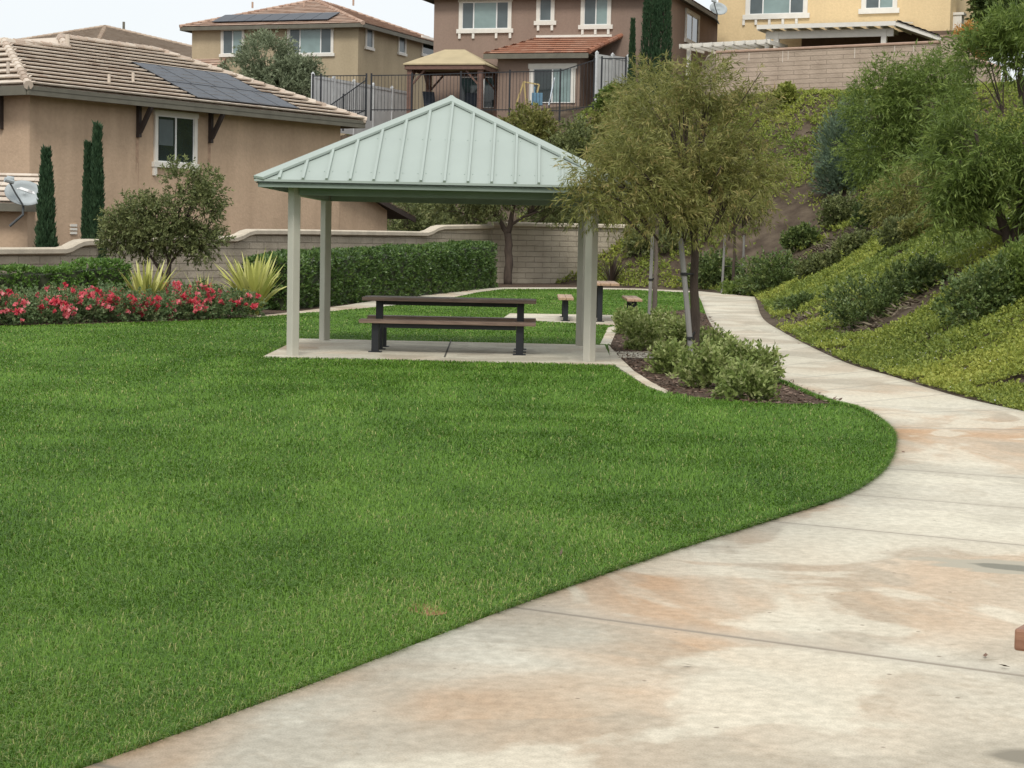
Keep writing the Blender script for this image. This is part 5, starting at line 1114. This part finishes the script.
# strap-leaved flax plants ---------------------------------------------
def flax_plant(label, px, d_, h, spread, n, m, wd=.05, name='flax_plant', z=None):
    o = onterr(px, d_); t = thing(name, label, 'plant', o); Vs, Fs, vr = [], [], []; k = 0
    for i in range(n):
        an = rng.random()*2*PI; el = rng.random()**.8*spread; ln = h*rng.uniform(.65, 1.08); w_ = wd*rng.uniform(.7, 1.2); bend = rng.uniform(.0, .5)*el+.04
        d0 = np.array([math.cos(an), math.sin(an), 0]); p = d0*rng.random()*.1; sd_ = np.array([-math.sin(an), math.cos(an), 0]); tw = rng.normal(0, .35); sd2 = sd_*math.cos(tw)+d0*math.sin(tw)
        v = rng.random(); a = el*.75
        for s_ in range(6):
            f = s_/5; ww = w_*(math.sin(PI*min(1, .25+f*.75))*.9+.02) if s_ < 5 else .002
            Vs += [p-sd2*ww/2, p+sd2*ww/2]; p = p+(d0*math.sin(a)+np.array([0, 0, 1])*math.cos(a))*ln/5; a += bend*.55
            if s_: b_ = k+2*(s_-1); Fs.append((b_, b_+1, b_+3, b_+2)); vr.append(np.clip(v*.7+f*.25+.05*rng.random(), 0, 1))
        k += 12
    link('blades', mesh_np('blades', np.array(Vs), [np.array(Fs)], vr), m, t)
flax_plant('tall yellow green flax at the right end of the rose bed, beside the hedge', 254, 38.2, 1.30, .9, 120, flax, .12)
flax_plant('pale green flax in the rose bed left of the small tree trunk', 146, 35.8, 1.15, .5, 70, flax, .10)
flax_plant('small yellow flax between the small tree and the tall flax', 204, 36.9, .92, .7, 45, flax, .035)
flax_plant('dark bronze flax on the slope behind the pavilion post', 612, 69.5, 1.2, .75, 60, flax_d, .05)
# roses -----------------------------------------------------------------
BLOOMS = []
for i in range(12):
    P_, vv = [], []; fv = rng.random()*.6
    for j in range(1+i % 2):
        cc = rng.normal(0, .018, 3)
        for q in range(9): P_.append(cc); vv.append(min(1, fv+.35*rng.random()+(.3 if rng.random() < .12 else 0)))
    D = rdir(len(P_)); D[:, 2] += .35; D[:, 1] -= .3; V, Fc = leaf_quads(np.array(P_), unit(D), .058*rng.uniform(.7, 1.2, len(P_)), .06)
    me = mesh_np('bloom', V, [Fc], vv); me.materials.append(rose_f); BLOOMS.append(me)
def rose_bush(px, d_, h, w_, nf):
    o = at(px, 300, d_); o.z = 0; t = thing('rose_bush', 'red flowering rose bush in the long bed along the back of the lawn', 'rose bush', o, 0, 'rose bushes along the lawn')
    bl = [(0, 0, h*.42, w_*.52, .42, h*.42), (-w_*.25, -.1, h*.3, w_*.35, .35, h*.36), (w_*.25, -.1, h*.3, w_*.35, .35, h*.36)]
    crown_mesh('foliage', bl, 360, 10, .14, .055, .032, rose_l, t, up=.5, gap=.36, gapscale=3.0)
    cl = []
    for i in range(8):
        dr = rdir(1)[0]; dr[2] = abs(dr[2])*.9+.15; dr[1] = -abs(dr[1]) if rng.random() < .8 else dr[1]; cl.append((bl[rng.integers(0, 3)], dr))
    for i in range(nf):
        b_, dr = cl[rng.integers(0, 8)]; dr = dr+rng.normal(0, .36, 3); dr /= np.linalg.norm(dr)
        o_ = link('bloom', BLOOMS[rng.integers(0, len(BLOOMS))], None, t); o_.location = np.array(b_[:3])+dr*np.array(b_[3:6])*rng.uniform(.95, 1.18); o_.rotation_euler = (0, 0, rng.uniform(-.8, .8)); sc2 = rng.uniform(.85, 1.4); o_.scale = (sc2,)*3
fr_ = [(-8.5, 31.7), (-4.9, 36.6)]
for i in range(9):
    f_ = (i-1.4)/7.6; x, y = fr_[0][0]+(fr_[1][0]-fr_[0][0])*f_, fr_[0][1]+(fr_[1][1]-fr_[0][1])*f_+.75
    px = 512+x/y*F+2; rose_bush(px, y, random.uniform(.50, .78), random.uniform(.8, 1.15), [36, 44, 32, 40, 50, 38, 58, 24, 14][i])
    if i < 8: rose_bush(px-6+random.uniform(-5, 5), y+1.0, random.uniform(.58, .92), random.uniform(.8, 1.1), [42, 32, 26, 54, 30, 50, 50, 32][i])
# clipped hedges --------------------------------------------------------
def hedge(label, pts, wd, hts, m, n, ln=.07, core=(.03, .05, .02)):
    """pts along the middle line, hts the height at each"""
    o = Vector((*pts[0], 0)); t = thing('hedge', label, 'hedge', o); P_ = [Vector((*p, 0))-o for p in pts]; seg = [(b_-a).length for a, b_ in zip(P_[:-1], P_[1:])]; tot = sum(seg)
    mb = MB()
    for i in range(len(P_)-1):
        u = (P_[i+1]-P_[i]).normalized(); v = Vector((-u.y, u.x, 0)); h0, h1 = hts[i]-.10, hts[i+1]-.10; w2 = wd/2-.10
        a, b_ = P_[i], P_[i+1]; q = [a-v*w2, b_-v*w2, b_+v*w2, a+v*w2]; tp = [q[0]+ZU*h0, q[1]+ZU*h1, q[2]+ZU*h1, q[3]+ZU*h0]
        for f_ in ([q[0], q[1], tp[1], tp[0]], [q[2], q[3], tp[3], tp[2]], tp, [q[1], q[2], tp[2], tp[1]], [q[3], q[0], tp[0], tp[3]]): mb.face(f_)
    mb.build('twig_core', mat('hedge_twigs', (.04, .05, .022), .95, .3, 6), t)
    C, A = [], []
    for i in range(len(P_)-1):
        u = (P_[i+1]-P_[i]).normalized(); v = Vector((-u.y, u.x, 0)); k = int(n*seg[i]/tot)
        f = rng.random(k); h = hts[i]+(hts[i+1]-hts[i])*f; side = rng.random(k); e = np.where(side < .42, -1, np.where(side < .62, 1, 0)); z = np.where(e != 0, rng.random(k), 1); vv_ = np.where(e != 0, e, rng.uniform(-1, 1, k))
        base = np.array(P_[i])[None]+np.array(u)[None]*(f*seg[i])[:, None]; bump = (fbm(base[:, 0]*2.2+i, base[:, 1]*2.2, z*3, 2)-.5)*.22
        C.append(base+np.array(v)[None]*(vv_*(wd/2-.06)+e*bump)[:, None]+np.array([[0, 0, 1]])*(z*(h-.04)+np.where(e == 0, bump, 0))[:, None])
        A.append(np.array(v)[None]*(e*.8)[:, None]+np.array([[0, 0, 1]])*np.where(e == 0, 1, .45)[:, None])
    for i in (0, -1):            # the two ends
        u = (P_[1]-P_[0]).normalized() if i == 0 else (P_[-1]-P_[-2]).normalized(); v = Vector((-u.y, u.x, 0)); sg = -1 if i == 0 else 1; k = int(n*wd/tot*.9)
        C.append(np.array(P_[i])[None]+np.array(u)[None]*sg*.02+np.array(v)[None]*(rng.uniform(-1, 1, k)*(wd/2-.05))[:, None]+np.array([[0, 0, 1]])*(rng.random(k)*(hts[i]-.04))[:, None]); A.append(np.tile(np.array(u)*sg+np.array([0, 0, .4]), (k, 1)))
    C, A = np.concatenate(C), unit(np.concatenate(A)+.45*rdir(sum(map(len, A)))); V, Fc, var = sprigs(C, A, 7, .09, ln, ln*.5, .8, 0, .5)
    link('foliage', mesh_np('foliage', V, [Fc], var), m, t)
h0_, h1_ = gp(262, 311), gp(480, 287.6)
hp = [Vector((h0_.x, h0_.y+.6)).lerp(Vector((h1_.x, h1_.y+.3)), f) for f in np.linspace(0, 1, 8)]
hedge('long clipped dark green hedge in front of the garden wall, behind the pavilion', [tuple(p) for p in hp], 1.1, [1.10, 1.14, 1.2, 1.24, 1.28, 1.32, 1.40, 1.46], hedge_l, 7600, .085)
hp = [at(px, 290, d_) for px, d_ in ((-130, 35.6), (30, 37.2), (75, 38), (112, 38.8))]
hedge('low clipped bright green hedge behind the red roses at the left edge', [(p.x, p.y) for p in hp], 1.0, [.86, .84, .93, .97], bright_h, 2600, .07)

# ground cover on the slope --------------------------------------------
NG = 560000
d = 17.0*np.exp(rng.random(NG)*math.log(90/17.0)); a = np.tan(rng.uniform(-.12, .37, NG)); x, y = a*d, d
tz = pdist(TOE, x, y); ok = (~inside(FLAT, x, y)) & (tz > .02) & (x > -2.5+(y-70)*.3)
x, y, tz, d = x[ok], y[ok], tz[ok], d[ok]; z = terr(x, y)
bare = np.zeros(len(x))
for px, py, r in ((800, 262, 1.9), (830, 250, 2.0), (860, 238, 2.2), (882, 228, 2.0), (785, 275, 1.6), (760, 265, 2.0), (790, 232, 1.8), (770, 320, .8), (790, 322, .8), (812, 322, .7), (845, 325, .6), (880, 316, .6), (905, 306, .6), (930, 296, .6)):
    q = th(px, py); bare = np.maximum(bare, np.clip(1.6-np.hypot(x-q.x, (y-q.y)*.8)/r, 0, 1))
for px in (700, 735, 770, 810, 850):
    q = onterr(px, 86.5); bare = np.maximum(bare, np.clip(1.5-np.hypot((x-q.x)*.7, y-q.y)/2.0, 0, 1)*.9)
n1 = fbm(x*.35+11, y*.35, 0, 3); n2 = fbm(x*1.6, y*1.6+7, 0, 3)
keep = (n2 > .33+.28*bare+.06*(fbm(x*.5+3, y*.5, 0, 2) < .42)) & (rng.random(len(x)) > bare*.93) & ((tz > .35) | (rng.random(len(x)) < .8))
x, y, z, d, tz, n1, n2 = [q[keep] for q in (x, y, z, d, tz, n1, n2)]; n = len(x)
lift = .02+.16*n2*np.minimum(1, tz)*rng.random(n); C = np.stack([x, y, z+lift-.02], 1); A = rdir(n)*.8; A[:, 2] = np.abs(A[:, 2])+.35; A = unit(A)
sz = .039*(d/22)**.75
t_ = rng.random((n, 3)); P_ = (C[:, None, :]+A[:, None, :]*(t_*sz[:, None]*1.5)[:, :, None]).reshape(-1, 3); D = unit((A[:, None, :]+rdir(n*3).reshape(n, 3, 3)).reshape(-1, 3)); D[:, 2] = np.abs(D[:, 2])*.8; s3 = np.repeat(sz, 3)
far_yel = np.clip((d-45)/25, 0, 1)
gv = np.clip(.62*np.repeat(n1, 3)+.30*rng.random(n*3)+.14*np.repeat(far_yel, 3)+.10*np.repeat((tz < 3)*(d < 40), 3)-.05, 0, 1); wh = rng.random(n*3) < .012*(np.repeat(d, 3) < 45); gv = np.where(wh, 1.0, np.minimum(gv, .93)); s3 = s3*np.where(wh, .55, 1)
V, Fc = leaf_quads(P_, unit(D), s3*rng.uniform(.8, 1.5, n*3), s3*rng.uniform(.5, .8, n*3))
gc = var_mat('ground_cover_leaf', [(0.094, 0.141, 0.034), (0.189, 0.248, 0.051), (0.326, 0.371, 0.072), (0.498, 0.495, 0.114), (0.8, 0.8, 0.8)], .5, .3, .3)
e = gc.node_tree.nodes['Color Ramp'].color_ramp.elements; e[1].position = .38; e[2].position = .62; e[3].position = .93; e[4].position = .97
tag(link('ground_cover', mesh_np('ground_cover', V, [Fc], gv), gc), kind='stuff')
P_ = []
for px, py, r in ((800, 262, 2.2), (830, 250, 2.2), (860, 238, 2.2), (785, 275, 1.8), (790, 322, 1.0), (830, 324, .8), (900, 308, .8), (735, 98, 3.0), (800, 98, 3.0)):
    q = th(px, py); m_ = rng.normal(0, r*.55, (260, 2))+np.array([q.x, q.y]); P_.append(np.c_[m_, terr(m_[:, 0], m_[:, 1])+.01])
P_ = np.concatenate(P_); P_ = P_[(~inside(FLAT, P_[:, 0], P_[:, 1])) & (pdist(TOE, P_[:, 0], P_[:, 1]) > .35)]; D = rdir(len(P_)); D[:, 2] = np.abs(D[:, 2])*.35; kk = P_[:, 1]/50
V, Fc = leaf_quads(P_, unit(D), .30*kk*rng.uniform(.3, 1.3, len(P_)), .05*kk)
tag(link('dead_twigs', mesh_np('dead_twigs', V, [Fc], rng.random(len(P_))), var_mat('dead_twig', [(.07, .05, .036), (.14, .11, .08), (.24, .20, .15), (.12, .13, .05)], .9, 0, .1)), kind='stuff')
# bark chips and fallen leaves ------------------------------------------
P_ = []
for pl in (BED1, BED2):
    q = np.array([(p[0], p[1]) for p in pl]); m_ = rng.uniform(q.min(0), q.max(0), (5200, 2)); P_.append(m_[inside(pl, m_[:, 0], m_[:, 1])])
P_ = np.concatenate(P_); P_ = np.concatenate([P_, rng.uniform(.008, .022, (len(P_), 1))], 1); D = rdir(len(P_)); D[:, 2] *= .18
V, Fc = leaf_quads(P_, unit(D), .07*rng.uniform(.5, 1.3, len(P_)), .022, up=np.tile([0, 0, 1.0], (len(P_), 1)))
tag(link('bark_chips', mesh_np('bark_chips', V, [Fc], rng.random(len(P_))), var_mat('bark_chip', [(.05, .033, .024), (.11, .07, .05), (.19, .12, .09), (.30, .23, .18)], .9, 0, .1)), kind='stuff')
P_ = np.array([(*tuple(gp(px, py))[:2], .02) for px, py in ((692, 670), (985, 662), (1010, 672), (770, 350), (742, 343), (775, 333), (800, 345), (873, 412), (560, 560), (905, 455))]); D = rdir(len(P_)); D[:, 2] = .15
V, Fc = leaf_quads(P_, unit(D), .045, .02, up=np.tile([0, 0, 1.0], (len(P_), 1)))
tag(link('fallen_leaves', mesh_np('fallen_leaves', V, [Fc], rng.random(len(P_))), MATS['bark_chip']), kind='stuff')
